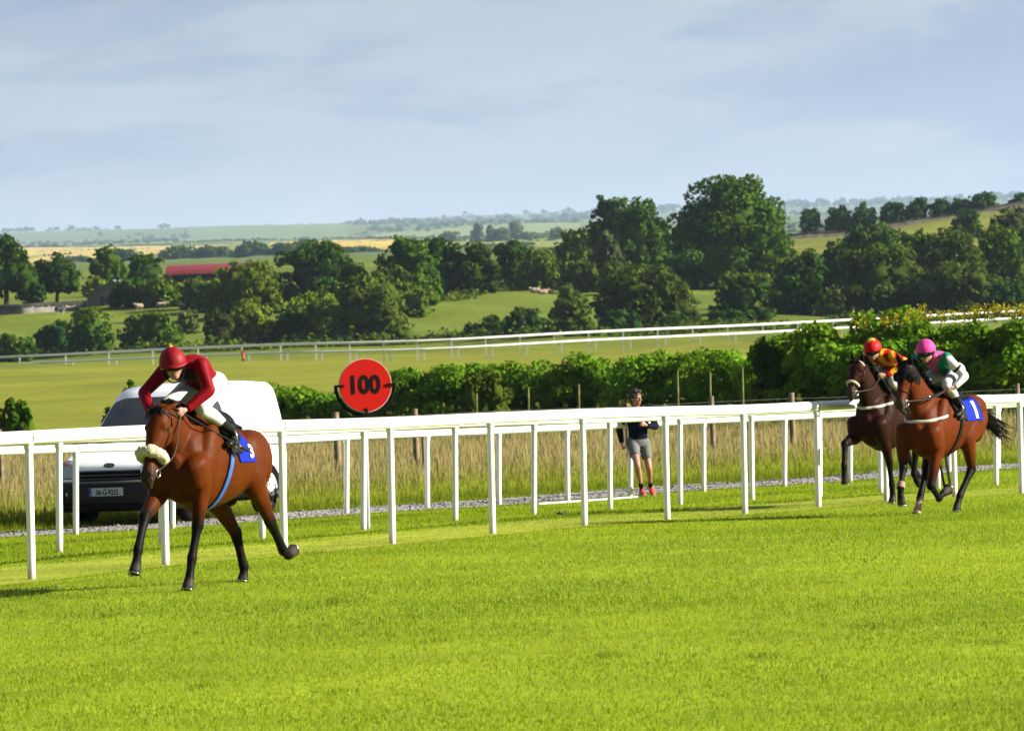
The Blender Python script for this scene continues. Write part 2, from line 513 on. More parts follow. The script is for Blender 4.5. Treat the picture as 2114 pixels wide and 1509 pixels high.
def turf():
    N = 640000
    yy = 24 + (98 - 24) * rng.random(N) ** 1.35
    xx = (rng.random(N) * 2 - 1) * (0.112 * yy + .6)
    pa, pc = poff(A_C, xx, yy), poff(C_C, xx, yy)
    keep = (pc < 0.12)
    xx, yy, pa = xx[keep], yy[keep], pa[keep]
    n = len(xx)
    k = clump(xx, yy, 1.7) * .5 + clump(xx, yy, .55, 2.0) * .6
    on_strip = (pa > -.25) & (pa < 1.9)
    h = rng.uniform(.012, .026, n) * (1 + .25 * k) * (1 + (yy - 24) / 110)
    tuft = rng.random(n) < .006
    h = np.where(tuft, h * 1.7, h)
    h = np.where(on_strip, h * .75, h)
    h = np.where(pa > 1.9, h * 1.35, h)
    w = rng.uniform(.0035, .0065, n) * (1 + (yy - 24) / 60)
    base = np.array([.325, .465, .018])
    c = base[None] * rng.uniform(.92, 1.08, n)[:, None] * (1 - .23 * k)[:, None]
    c[:, 0] *= rng.uniform(.8, 1.3, n) * (1 - .10 * k)
    cx = np.array([on_level(u, v, 0)[:2] for u, v in ((955, 1177), (430, 1215), (645, 1140), (690, 1245), (1385, 1095), (1440, 1098), (1850, 1080), (1795, 1300), (210, 1272), (420, 1420), (700, 1430), (1260, 1362), (1570, 1364), (900, 1330), (1700, 1200), (2030, 1330))])
    for q in cx:
        d = np.hypot((xx - q[0]) / .16, (yy - q[1]) / .35)
        t = np.exp(-d * d * 2)
        h = h * (1 + 1.0 * t); c = c * (1 - .45 * t)[:, None]
    straw = rng.random(n) < .05
    c[straw] = np.array([.42, .38, .11]) * rng.uniform(.7, 1.1, straw.sum())[:, None]
    c[on_strip] = c[on_strip] * .55 + np.array([.44, .50, .07]) * .45
    V, F, C = blades(xx, yy, h, w, c * .92, c, lean=.8)
    me = big_mesh('grass', V, F, BLADE, C)
    tag(link(bpy.data.objects.new('grass', me)), kind='stuff')
turf()

def verge_and_hay():
    # short verge along the far edge of the road
    n = 26000
    x = rng.uniform(-13, 14, n); p = rng.uniform(2.25, 4.6, n)
    xc = np.clip(x, -7, 8.5); s = np.clip(np.polyval(np.polyder(C_C), xc), .6, 3.2); q = np.sqrt(1 + s * s)
    px, py = x - s / q * p, cy(C_C, x) + p / q
    c = np.array([.22, .29, .014])[None] * rng.uniform(.75, 1.25, n)[:, None]
    h = rng.uniform(.06, .16, n) * (.5 + .5 * sstep(p, 2.3, 3.6)); w = rng.uniform(.008, .015, n)
    V, F, C = blades(px, py, h, w, c * .85, c)
    me = big_mesh('verge_grass', V, F, BLADE, C)
    tag(link(bpy.data.objects.new('verge_grass', me)), kind='stuff')
    # standing hay between the road and the hedge
    n = 190000
    y = 78 + (190 - 78) * rng.random(n) ** 1.7
    x = (rng.random(n) * 2 - 1) * (.112 * y + 1.5)
    pc = poff(C_C, x, y)
    k = clump(x, y, .8, .7)
    keep = (pc > 3.5 + .35 * k)
    x, y, pc, k = x[keep], y[keep], pc[keep], k[keep]
    n = len(x)
    up = sstep(pc, 5.4, 7.6)
    h = rng.uniform(.34, .66, n) * (.34 + .66 * up) * (1 + .12 * k)
    w = rng.uniform(.005, .010, n) * (1 + (y - 80) / 90)
    green = np.array([.31, .37, .035]); straw = np.array([.54, .47, .19]); red = np.array([.47, .34, .15])
    t = np.clip(rng.random(n) * .9 + .25 * k, 0, 1)[:, None]
    top = straw * t + red * (1 - t)
    farg = sstep(y, 125, 150)[:, None]
    top = top * (1 - farg * .75) + np.array([.17, .19, .045]) * farg * .75
    top = top * up[:, None] + (green * 1.15) * (1 - up[:, None])
    leafy = rng.random(n) < .25
    top[leafy] = green * 1.05
    h[leafy] *= .62
    top = top * rng.uniform(.8, 1.2, n)[:, None]
    bot = green[None] * rng.uniform(.75, 1.2, n)[:, None]
    V, F, C = blades(x, y, h, w, bot, top, lean=.35, seg=2)
    me = big_mesh('tall_hay_grass', V, F, BLADE, C)
    tag(link(bpy.data.objects.new('tall_hay_grass', me)), kind='stuff')
verge_and_hay()

# ------------------------------------------------------------------ running rails
def post_material():
    m = bpy.data.materials.new('white_post_plastic'); m.use_nodes = True
    nt = m.node_tree; b = nt.nodes['Principled BSDF']; b.inputs['Roughness'].default_value = .36; b.inputs['Specular IOR Level'].default_value = .4
    g = nt.nodes.new('ShaderNodeTexCoord'); sp = nt.nodes.new('ShaderNodeSeparateXYZ'); nt.links.new(g.outputs['Generated'], sp.inputs[0])
    n = nt.nodes.new('ShaderNodeTexNoise'); n.inputs['Scale'].default_value = 5; n.inputs['Detail'].default_value = 6; nt.links.new(g.outputs['Object'], n.inputs['Vector'])
    a = nt.nodes.new('ShaderNodeMath'); a.operation = 'MULTIPLY_ADD'; a.inputs[1].default_value = .34; nt.links.new(n.outputs['Fac'], a.inputs[0]); nt.links.new(sp.outputs['Z'], a.inputs[2])
    r = nt.nodes.new('ShaderNodeValToRGB'); r.color_ramp.elements[0].position = .17; r.color_ramp.elements[1].position = .34
    r.color_ramp.elements[0].color = (.40, .36, .24, 1); r.color_ramp.elements[1].color = (.66, .66, .63, 1)
    nt.links.new(a.outputs[0], r.inputs['Fac']); nt.links.new(r.outputs[0], b.inputs['Base Color'])
    return m
POSTW = post_material()
DARKGAP = mat('joint_shadow_gap', (0.10, 0.09, 0.07), .8)
def unit_(v): return v / np.linalg.norm(v)
def running_rail(name, label, P, posts_px, H, rail_h, lean, group):
    root = empty(name, (P[0][0], P[0][1], tz(P[0][0], P[0][1])))
    tag(root, label, 'rail', group)
    inv = np.array(root.location)
    n = len(P)
    # straight lengths of oval pipe; a joint sleeve on every second post
    Pz = np.array([[p[0], p[1], tz(p[0], p[1])] for p in P])
    d0, d1 = Pz[0] - Pz[1], Pz[-1] - Pz[-2]
    ext = np.vstack([Pz[0] + d0 * 1.0 + d0 * .9, Pz[0] + d0 * 0.95, Pz, Pz[-1] + d1 * .97, Pz[-1] + d1 * 2])
    # smooth the surveyed line a little
    sm = ext.copy()
    sm[1:-1] = ext[1:-1] * .5 + (ext[:-2] + ext[2:]) * .25
    ext[1:-1, :2] = sm[1:-1, :2]
    off = np.array([0, 0, H])
    mbp = None
    for i in range(1, len(ext) - 1):
        b = ext[i]
        tdir = ext[i + 1] - ext[i - 1]; tdir /= np.linalg.norm(tdir)
        nrm = np.array([tdir[1], -tdir[0], 0])                  # towards the track
        top = b + off + nrm * .0
        foot = b - nrm * lean * (1 if i % 2 else .8)
        m = MB()
        k = 8
        pts = [foot + (top - foot) * t for t in np.linspace(-.03, .97, k)]
        pts[-1] = pts[-1]
        m.tube(np.array(pts) - inv, .0385, 12)
        m.build('post', POSTW, root, True)
        m = MB(); dv = unit_(top - foot); c0 = foot + dv * (np.linalg.norm(top - foot) - rail_h * .5 - .05)
        m.tube(np.array([c0, c0 + dv * .07]) - inv, .046, 12); m.build('collar', WHITE, root, True)
    step = 2
    starts = list(range(0, len(ext) - 1, step))
    for a in starts:
        seg = ext[a:min(a + step + 1, len(ext))] + off
        line = spline(seg, 9)
        m = MB()
        line[0] += (line[1] - line[0]) * .02
        line[-1] -= (line[-1] - line[-2]) * .02
        m.tube(line - inv, np.tile([rail_h / 2, .052], (len(line), 1)), 16, side=(0, 0, 1))
        m.build('rail_length', WHITE, root, True)
        if a:
            c = ext[a] + off; t = ext[min(a + 1, len(ext) - 1)] - ext[a - 1]; t /= np.linalg.norm(t)
            m = MB(); m.tube(np.array([c - t * .03, c + t * .03]) - inv, np.tile([rail_h / 2 - .004, .049], (2, 1)), 16, side=(0, 0, 1))
            m.build('joint', DARKGAP, root, True)
    return root
running_rail('running_rail', 'nearest white plastic running rail, beside the galloping horses', A_P, A_PX, 1.332, .128, .02, 'white plastic running rails')
running_rail('running_rail', 'middle white plastic running rail, standing between two others', B_P, B_PX, 1.258, .116, .05, 'white plastic running rails')
running_rail('running_rail', 'farthest white plastic running rail, posts along the gravel road edge', C_P, C_PX, 1.12, .106, .05, 'white plastic running rails')

# white line laid on the grass beside the road
a, b = on_level(1112, 1040, -.11), on_level(1316, 1027, -.11)
m = MB(); ln = spline([a, (a * .6 + b * .4) + np.array([0, .05, 0]), b], 12); ln[:, 2] = terrain(ln[:, 0], ln[:, 1]) + .03
m.tube(ln, .016, 8)
tag(m.build('white_pipe', WHITE, None, True), 'thin white pipe lying on the grass at the road edge by the runner', 'pipe')

# ------------------------------------------------------------------ wire fence on wooden posts
def wire_fence():
    line = [(-70, 84), (0, 86.5), (220, 89), (470, 91.5), (697, 94), (858, 96), (1090, 99.5), (1293, 102.5), (1472, 105), (1636, 107), (1870, 110), (2104, 113), (2190, 114)]
    pts = []
    for u, d in line:
        P = at(u, 900, d); pts.append((P[0], P[1], tz(P[0], P[1])))
    pts = np.array(pts)
    root = empty('wire_fence', pts[0]); o = pts[0]
    tag(root, 'wire mesh fence on weathered wooden posts in the tall hay', 'fence')
    wide = {4: .062, 5: .055, 8: .055, 9: .06, 11: .05}
    for i, p in enumerate(pts):
        if i in (2, 3, 6, 10): continue
        r = wide.get(i, .035)
        m = MB(); hh = 1.42 if i in (4, 5, 8, 9, 11) else 1.36
        tilt = rng.uniform(-.03, .03, 2)
        m.tube(np.array([[0, 0, -.15], [tilt[0] * .5, tilt[1] * .5, hh * .5], [tilt[0], tilt[1], hh - .01], [tilt[0], tilt[1], hh]]) + p - o, np.array([r, r * .97, r * .95, r * .8]), 9)
        m.build('post', WOOD, root, True)
        if i in (4, 5):                                     # a pale round stake beside the sawn one
            m = MB(); q = p - o + np.array([.13, .05, 0])
            m.tube(np.array([q, q + [0, 0, 1.2]]), .032, 8); m.build('stake', mat('pale_stake', (.34, .25, .14), .85, var=.2), root, True)
    mesh = MB()
    full = spline(pts, 170)
    full[:, 2] = terrain(full[:, 0], full[:, 1])
    for h in (.12, .27, .42, .57, .72, .87, 1.02, 1.17, 1.3):
        L = full + [0, 0, h] - o
        mesh.tube(L, .0032, 3, False)
    for p in full[::1]:
        q = p - o
        mesh.add([q + [-.0025, 0, .1], q + [.0025, 0, .1], q + [.0025, 0, 1.3], q + [-.0025, 0, 1.3]], [(0, 1, 2, 3)])
    w = mesh.build('wire_mesh', WIRE, root); tag(w, kind='stuff')
wire_fence()
for i, (u, v, d) in enumerate([(981, 812, 150), (1088, 800, 152), (1192, 793, 153), (1396, 764, 155), (1463, 769, 150), (1530, 760, 150)]):
    P = at(u, v, d); g = tz(P[0], P[1]); m = MB()
    h = P[2] - g
    m.tube(np.array([[0, 0, -.1], [.02, 0, h * .6], [.035, .02, h]]), np.array([.036, .033, .028]), 7)
    o = m.build('wooden_stake', mat('mossy_stake', (.22, .23, .09), .9, .0, var=.3), None, True); o.location = (P[0], P[1], g)
    tag(o, ['short grey stake below the red disc hedge, first of six', 'second grey stake in the grass before the low hedge', 'third grey stake, just before the runner', 'fourth grey stake, first one past the runner', 'fifth grey stake, between the two tallest ones', 'tallest grey stake, close to the big dark bush'][i], 'stake', 'stakes before the hedge')

# ------------------------------------------------------------------ furlong marker
def text_mesh(body, size, bold, depth=0.0, font=None, res=6):
    cu_ = bpy.data.curves.new('text', 'FONT'); cu_.body = body; cu_.size = size; cu_.offset = bold; cu_.extrude = depth
    cu_.align_x = 'CENTER'; cu_.align_y = 'CENTER'; cu_.resolution_u = res
    t = bpy.data.objects.new('text', cu_); COL.objects.link(t)
    dg = bpy.context.evaluated_depsgraph_get()
    me = bpy.data.meshes.new_from_object(t.evaluated_get(dg))
    V = np.array([v.co[:] for v in me.vertices]); F = [tuple(p.vertices) for p in me.polygons]
    bpy.data.objects.remove(t); bpy.data.curves.remove(cu_); bpy.data.meshes.remove(me)
    if len(V):
        c = (V.min(0) + V.max(0)) / 2; V[:, :2] -= c[:2]
    return V, F
RED = mat('red_sign_paint', (0.62, 0.008, 0.004), .5, .12, var=.06)
BLACK = mat('black_paint', (.009, .008, .008), .5, .06)
def marker():
    D = 66.5
    g = at(768, 1092, D); gz_ = tz(g[0], g[1])
    root = empty('distance_marker', (g[0], g[1], gz_)); root.rotation_euler = (0, 0, R(14))
    tag(root, 'round red distance disc reading 100 behind the nearest rail', 'sign')
    c = at(768, 795, D); h = c[2] - gz_; r = 56 / FPX * D
    lx = -.02
    def disc(rad, y, th, m, name, n=64):
        k = MB(); a = np.linspace(0, 2 * np.pi, n, endpoint=False)
        ring = np.stack([np.cos(a) * rad + lx, np.full(n, y), np.sin(a) * rad + h], 1)
        b = ring.copy(); b[:, 1] += th
        F = [tuple(range(n)), tuple(range(2 * n - 1, n - 1, -1))] + [(i, n + i, n + (i + 1) % n, (i + 1) % n) for i in range(n)]
        k.add(np.concatenate([ring, b]), F); return k.build(name, m, root)
    disc(r, 0, .02, mat('sign_rim_white', (.62, .50, .40), .4), 'rim')
    disc(r * .965, -.006, .0055, RED, 'disc_face')
    V, F = text_mesh('100', .30, .014)
    sx = .92; V = V * [sx, 1, 1]
    W = np.stack([V[:, 0] + lx, np.full(len(V), -.0085), V[:, 1] * 1.0 + h + .01], 1)
    k = MB(); k.add(W, F); k.build('lettering', BLACK, root)
    a = np.linspace(R(178), R(362), 30)
    k = MB(); rr = r + .035
    arc = np.stack([np.cos(a) * rr + lx, np.full(30, .03), np.sin(a) * rr + h], 1)
    k.tube(arc, np.tile([.012, .022], (30, 1)), 8, side=(0, 1, 0)); k.build('bracket', BLACK, root, True)
    for ang in (180, 0, 270):
        q = np.array([math.cos(R(ang)) * (r - .01) + lx, -.012, math.sin(R(ang)) * (r - .01) + h])
        k = MB(); k.box(q, (.11 if ang != 270 else .03, .02, .03 if ang != 270 else .09)); k.build('clamp', BLACK, root)
    k = MB(); k.tube([[lx - .02, .06, -.1], [lx, .06, h - r * .3]], .032, 10); k.build('post', mat('grey_steel', (.42, .44, .44), .5, metal=.2), root, True)
marker()
# ------------------------------------------------------------------ trees, bushes, hedges
def ico(sub):
    b = bmesh.new(); bmesh.ops.create_icosphere(b, subdivisions=sub, radius=1)
    V = np.array([v.co[:] for v in b.verts]); F = np.array([[v.index for v in f.verts] for f in b.faces]); b.free()
    return V, F
ICO2, ICO2F = ico(2)
ICO3, ICO3F = ico(3)

def leaf_cards(P, N, s, col):
    """small pointed leaf-clump cards at P, roughly facing N"""
    n = len(P)
    d = N + rng.normal(0, .55, (n, 3)); d /= np.linalg.norm(d, axis=1)[:, None]
    a = np.cross(d, rng.normal(0, 1, (n, 3))); a /= np.linalg.norm(a, axis=1)[:, None] + 1e-9
    b = np.cross(d, a)
    s = s[:, None]
    V = np.stack([P - a * s * .55 - b * s * .25, P + a * s * .1 - b * s * .5, P + a * s * .62 + d * s * .1, P + a * s * .05 + b * s * .5], 1).reshape(-1, 3)
    F = np.arange(4 * n).reshape(-1, 4)
    return V, F, np.repeat(col, 4, 0)

def crown_data(lobes, n, leaf, base, seed, sub=14, subr=.34, var=.25, tip=None, low=-.55, core=.60):
    """lobes: rows cx cy cz rx ry rz. Returns leaf card arrays and an inner twig mass"""
    g = np.random.default_rng(seed)
    lobes = np.asarray(lobes, float)
    balls, cols = [], []
    for L in lobes:
        k = max(5, int(sub * (L[3] * L[5]) / np.max(lobes[:, 3] * lobes[:, 5])))
        d = g.normal(0, 1, (k, 3)); d /= np.linalg.norm(d, axis=1)[:, None]
        d[:, 2] = np.where(d[:, 2] < low, -d[:, 2], d[:, 2])
        c = L[:3] + d * L[3:] * g.uniform(.66, .95, (k, 1))
        rr = np.stack([L[3:] * g.uniform(subr * .75, subr * 1.25) for _ in range(k)]) * np.array([1, 1, .85])
        balls.append(np.hstack([c, rr]))
    B = np.concatenate(balls)
    area = (B[:, 3] * B[:, 5]); pick = g.choice(len(B), n, p=area / area.sum())
    d = g.normal(0, 1, (n, 3)); d /= np.linalg.norm(d, axis=1)[:, None]
    d[:, 2] = np.where((d[:, 2] < -.3) & (g.random(n) < .6), -d[:, 2], d[:, 2])
    rad = g.uniform(.72, 1.06, n) + .10 * g.standard_normal(n) * (g.random(n) < .25)
    P = B[pick, :3] + d * B[pick, 3:] * rad[:, None]
    tone = g.uniform(1 - var, 1 + var, len(B))
    hue = g.uniform(-1, 1, len(B))
    c = base[None] * tone[pick][:, None] * g.uniform(.8, 1.2, (n, 1))
    c[:, 0] *= 1 + .16 * hue[pick]
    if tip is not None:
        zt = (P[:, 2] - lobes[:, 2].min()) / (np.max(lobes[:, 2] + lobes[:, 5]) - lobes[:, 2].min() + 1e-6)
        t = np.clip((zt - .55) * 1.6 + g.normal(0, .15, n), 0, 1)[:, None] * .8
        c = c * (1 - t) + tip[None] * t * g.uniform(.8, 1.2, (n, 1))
    s = leaf * g.uniform(.6, 1.35, n)
    V, F, C = leaf_cards(P, d, s, c)
    # inner mass of twigs and inner leaves, so that one cannot see right through
    iv, ifc, icc, o = [], [], [], 0
    for L in lobes:
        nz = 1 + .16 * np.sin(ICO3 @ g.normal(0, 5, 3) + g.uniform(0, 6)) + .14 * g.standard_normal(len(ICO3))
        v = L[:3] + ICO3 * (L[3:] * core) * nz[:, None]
        iv.append(v); ifc.append(ICO3F + o); o += len(v); icc.append(np.tile(base * .8, (len(v), 1)))  # core colour darkened, standing in for shade inside the crown
    return (V, F, C), (np.concatenate(iv), np.concatenate(ifc), np.concatenate(icc))

def crown_object(name, data, parent):
    (V, F, C), (iv, ifc, ic) = data
    q = np.concatenate([ifc, ifc[:, 2:3]], 1)                     # triangles as degenerate quads are avoided: split below
    me = bpy.data.meshes.new(name)
    nv = len(V)
    allv = np.concatenate([V, iv]).astype(np.float32)
    loops = np.concatenate([F.ravel(), (ifc + nv).ravel()]).astype(np.int32)
    tot = np.concatenate([np.full(len(F), 4), np.full(len(ifc), 3)]).astype(np.int32)
    st = np.concatenate([[0], np.cumsum(tot)[:-1]]).astype(np.int32)
    me.vertices.add(len(allv)); me.vertices.foreach_set('co', allv.ravel())
    me.loops.add(len(loops)); me.loops.foreach_set('vertex_index', loops)
    me.polygons.add(len(tot)); me.polygons.foreach_set('loop_start', st); me.polygons.foreach_set('loop_total', tot)
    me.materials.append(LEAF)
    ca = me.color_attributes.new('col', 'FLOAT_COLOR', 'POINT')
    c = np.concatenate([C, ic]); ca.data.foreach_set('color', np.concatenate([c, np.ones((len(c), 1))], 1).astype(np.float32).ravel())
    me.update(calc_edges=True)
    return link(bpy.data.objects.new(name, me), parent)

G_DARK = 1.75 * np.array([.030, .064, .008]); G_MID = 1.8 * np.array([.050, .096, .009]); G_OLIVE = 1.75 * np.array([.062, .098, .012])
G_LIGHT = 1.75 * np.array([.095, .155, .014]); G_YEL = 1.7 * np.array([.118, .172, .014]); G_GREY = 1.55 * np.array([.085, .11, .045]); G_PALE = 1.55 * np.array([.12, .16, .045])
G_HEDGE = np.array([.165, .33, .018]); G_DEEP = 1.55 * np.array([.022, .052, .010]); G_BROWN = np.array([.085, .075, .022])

_seed = [100]
def tree(cx, top, base, w, label, col=G_MID, tip=None, depth=None, shape='round', trunk=None, name=None, cat=None, dens=1.0, group=None, leafk=1.0):
    _seed[0] += 1
    g = np.random.default_rng(_seed[0])
    if depth is None or 500 < depth < 960: P = on_ground(cx, base)
    else:
        P = at(cx, base, depth); P = np.array([P[0], P[1], tz(P[0], P[1])])
    D = P[1]; k = D / FPX
    ttop = at(cx, top, D)[2]
    H = ttop - P[2]; W = w * k
    small = H < 5.0
    name = name or ('bush' if small else 'tree'); cat = cat or name.replace('_', ' ')
    root = empty(name, P, 0); tag(root, label, cat, group)
    rx = W / 2 * 1.16
    t0 = trunk if trunk is not None else 0.0
    if shape == 'round':
        L = [[0, 0, H * (.47 + t0 / 2), rx * .84, rx * .8, H * (.52 - t0 / 2)]]
        for _ in range(4):
            a = g.uniform(0, 6.28); L.append([math.cos(a) * rx * .45, math.sin(a) * rx * .4, H * g.uniform(.35, .7), rx * g.uniform(.4, .55), rx * .5, H * g.uniform(.2, .3)])
    elif shape == 'dome':
        L = [[0, 0, H * .40, rx * .86, rx * .7, H * .55]]
        for s in (-1, 1):
            L.append([s * rx * .5, 0, H * .30, rx * .48, rx * .5, H * .34]); L.append([s * rx * .25, -rx * .3, H * .55, rx * .45, rx * .4, H * .36])
    elif shape == 'tall':
        L = [[0, 0, H * .30, rx * .88, rx * .8, H * .36], [rx * .1, 0, H * .62, rx * .72, rx * .7, H * .30], [-rx * .12, 0, H * .80, rx * .46, rx * .45, H * .19], [rx * .45, 0, H * .45, rx * .5, rx * .5, H * .24], [-rx * .5, 0, H * .5, rx * .45, rx * .5, H * .22]]
    elif shape == 'big':
        L = [[rx * .08, 0, H * .56, rx * .70, rx * .7, H * .42], [-rx * .52, 0, H * .42, rx * .46, rx * .5, H * .33], [rx * .55, 0, H * .34, rx * .46, rx * .5, H * .35], [-rx * .1, -rx * .3, H * .24, rx * .8, rx * .4, H * .28], [rx * .0, 0, H * .83, rx * .40, rx * .4, H * .165], [rx * .32, 0, H * .74, rx * .40, rx * .4, H * .18]]
    elif shape == 'loose':
        L = [[0, 0, H * .62, rx * .62, rx * .6, H * .26], [-rx * .45, 0, H * .42, rx * .4, rx * .4, H * .18], [rx * .4, 0, H * .35, rx * .42, rx * .4, H * .2], [0, 0, H * .82, rx * .36, rx * .36, H * .16], [-rx * .1, 0, H * .18, rx * .7, rx * .5, H * .17]]
    elif shape == 'low':
        L = [[0, 0, H * .3, rx * .7, rx * .45, H * .55], [-rx * .6, 0, H * .2, rx * .42, rx * .4, H * .42], [rx * .55, 0, H * .22, rx * .42, rx * .4, H * .5]]
    if trunk is None and shape not in ('low',):
        for q in (-.55, 0, .55): L.append([q * rx, -rx * .1, H * .13, rx * .46, rx * .5, H * .21])
    L = np.array(L)
    # crowns tilt a little with the wind, none is symmetrical
    L[:, 0] += g.uniform(-.06, .06, len(L)) * rx; L[:, 3:] *= g.uniform(.92, 1.08, (len(L), 1))
    topz = np.max(L[:, 2] + L[:, 5]); L[:, 2] *= H / topz; L[:, 5] *= H / topz
    px = FPX / D                                              # photo pixels per metre
    leaf = np.clip(7.5 / px, .12, 1.6) * leafk
    n = int(np.clip(6.5 * dens * (W * H * px * px) / 49, 500, 13000))
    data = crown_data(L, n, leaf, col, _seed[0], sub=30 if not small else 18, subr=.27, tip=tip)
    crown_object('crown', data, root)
    m = MB(); r0 = max(.09, .035 * H)
    m.tube(np.array([[0, 0, -.3], [.0, 0, H * t0 * .8], [rx * .03, 0, H * .35], [rx * .05, rx * .02, H * .62]]), np.array([r0 * 1.35, r0, r0 * .75, r0 * .25]), 8)
    for q in range(4):
        a = q * 1.57 + g.uniform(0, 1); z0 = H * (t0 + .1 + .07 * q)
        m.tube(np.array([[0, 0, z0], [math.cos(a) * rx * .25, math.sin(a) * rx * .25, z0 + H * .12], [math.cos(a) * rx * .5, math.sin(a) * rx * .5, z0 + H * .26]]), np.array([r0 * .5, r0 * .35, r0 * .12]), 6)
    m.build('trunk', BARK, root, True)
    return root

# the middle distance, surveyed one by one: centre, top, foot, width in the photograph
tree(14, 488, 646, 118, 'large dark tree cut by the left edge of the view', G_DARK, trunk=.16, depth=752)
tree(118, 526, 640, 112, 'dark round tree with a bare trunk before the grey shed', G_DARK, trunk=.17, depth=755)
tree(66, 545, 643, 60, 'narrow dark tree squeezed between two larger ones at far left', G_DARK, trunk=.15, depth=757, shape='tall')
tree(222, 506, 600, 78, 'upright tree behind the grey shed roof', G_MID, depth=880, shape='tall')
tree(302, 527, 592, 92, 'broad dark tree touching the red roof end', G_DARK, depth=868)
tree(198, 576, 612, 52, 'yellow-green bush peeping out behind the shed gable', G_YEL, depth=840, shape='dome')
tree(272, 572, 634, 96, 'dark bush hiding half of the grey shed', G_DARK, depth=748, shape='dome')
tree(335, 574, 634, 84, 'round green bush just below the red roof end', G_LIGHT * .75, depth=752, shape='dome')
tree(402, 574, 640, 62, 'small green bush beneath the red roof middle', G_OLIVE, depth=775, shape='dome')
tree(505, 543, 652, 158, 'wide yellow-green bush below the red roof right end', G_YEL * .62, tip=G_YEL * .8, depth=735, shape='dome')
tree(440, 572, 645, 80, 'olive bush left of the wide yellow-green one', G_OLIVE, depth=742, shape='round')
tree(650, 499, 618, 168, 'large dark round tree right of the red roof', G_DARK, tip=G_MID, depth=815, shape='round')
tree(730, 545, 640, 66, 'mid green bush in the shade right of the dark round tree', G_MID, depth=770)
tree(112, 662, 727, 78, 'small dark bush by the distant rail, leftmost pair', G_DEEP * 1.3, shape='dome')
tree(190, 638, 731, 100, 'taller leafy bush beside a small dark one near the far rail', G_MID, tip=G_LIGHT, shape='round')
tree(312, 643, 726, 130, 'wide round bush with yellowish top above the maroon cap', G_MID, tip=G_YEL, shape='dome')
tree(388, 640, 690, 44, 'small pale shrub on the sheep meadow', G_PALE, depth=668, shape='round')
tree(452, 640, 718, 66, 'dark brownish bush left of the bright round bush', G_BROWN * .6 + G_DARK * .4, shape='round')
tree(520, 624, 710, 98, 'bright yellow-green round bush behind the far rail', G_YEL, tip=G_YEL * 1.1, shape='dome')
tree(644, 602, 706, 128, 'light green bush with a domed top left of the biggest olive bush', G_LIGHT, tip=G_YEL, shape='dome')
tree(590, 640, 708, 76, 'shaded bush between the bright bush and the domed one', G_DARK, shape='low')
tree(766, 570, 712, 166, 'biggest olive bush by the far rail above the red disc', G_OLIVE, tip=G_OLIVE * 1.25, shape='round', dens=1.1)
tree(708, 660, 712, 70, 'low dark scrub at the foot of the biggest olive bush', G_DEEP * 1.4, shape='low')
tree(25, 690, 748, 92, 'low weedy shrub at the far rail near the left edge', G_MID, shape='low')
tree(845, 483, 634, 128, 'tall bright-topped tree left of the dark copse', G_MID, tip=G_LIGHT, depth=775, shape='tall', dens=1.2)
tree(795, 545, 640, 74, 'mid green bush leaning on the tall bright-topped tree', G_OLIVE, depth=752)
tree(848, 570, 655, 92, 'light green lower bush under the tall bright-topped tree', G_LIGHT * .8, depth=735, shape='round')
tree(912, 485, 612, 100, 'dark tree at the left of the copse behind the mound', G_DARK, tip=G_MID, depth=800, shape='tall')
tree(985, 497, 606, 96, 'brown-tinged dark tree in the middle of the copse', G_DARK * .8 + G_BROWN * .2, depth=802, shape='tall')
tree(1058, 497, 598, 92, 'dark rounded tree beside the pale round bush on the mound', G_DARK, depth=806, shape='round')
tree(1113, 512, 598, 88, 'pale round bush above the resting sheep', G_LIGHT * .85, tip=G_PALE, depth=792, shape='dome')
tree(1192, 468, 580, 112, 'fresh green tree left of the two tall trees', G_LIGHT * .8, tip=G_LIGHT, depth=840, shape='tall', dens=1.1)
tree(1266, 400, 560, 112, 'tall dark tree with a gappy top, left of the highest tree', G_DARK, tip=G_MID, depth=930, shape='tall', dens=1.1)
tree(1322, 417, 566, 112, 'tall mid green tree between the gappy-topped and the highest tree', G_MID * .85, depth=915, shape='round')
tree(1364, 445, 560, 46, 'slim tree squeezed in just left of the highest tree', G_MID, depth=900, shape='tall')
tree(1258, 478, 590, 78, 'greyish pale tree before the tall dark tree', G_GREY, tip=G_GREY * 1.3, depth=858, shape='loose', dens=1.2)
tree(1205, 541, 604, 92, 'low olive bush on the meadow edge right of the sheep', G_OLIVE * .8, depth=790, shape='dome')
tree(1282, 540, 610, 96, 'olive bush rising behind the big brownish bush', G_OLIVE, depth=800, shape='dome')
tree(1505, 360, 592, 254, 'highest tree of the view, broad and rounded against the sky', G_MID * .95, tip=G_MID * 1.3, depth=880, shape='big', dens=1.25)
tree(1598, 438, 585, 66, 'light edged tree tucked against the highest tree, right side', G_LIGHT * .7, depth=875, shape='tall')
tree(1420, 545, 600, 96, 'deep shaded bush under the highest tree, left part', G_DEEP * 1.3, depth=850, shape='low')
tree(1330, 550, 682, 198, 'big brownish green bush left of the gap in the bushes', G_OLIVE * .75, tip=G_OLIVE, shape='dome', dens=1.15)
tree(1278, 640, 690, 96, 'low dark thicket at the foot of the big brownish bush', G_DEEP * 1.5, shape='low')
tree(1012, 654, 695, 92, 'low dark shrub on the meadow by the far rail', G_DARK, tip=G_OLIVE, shape='low')
tree(1086, 636, 694, 84, 'small dark rounded shrub between the low one and the spindly tree', G_DARK, tip=G_MID, shape='dome')
tree(1180, 586, 694, 92, 'spindly light tree with a dark thicket at its foot', G_LIGHT * .8, tip=G_PALE, shape='loose', dens=1.2)
tree(1160, 640, 694, 66, 'dark thicket at the foot of the spindly tree', G_DEEP * 1.4, shape='dome')
tree(1396, 648, 684, 72, 'small dark bush by the rail in the gap', G_DARK, shape='low')
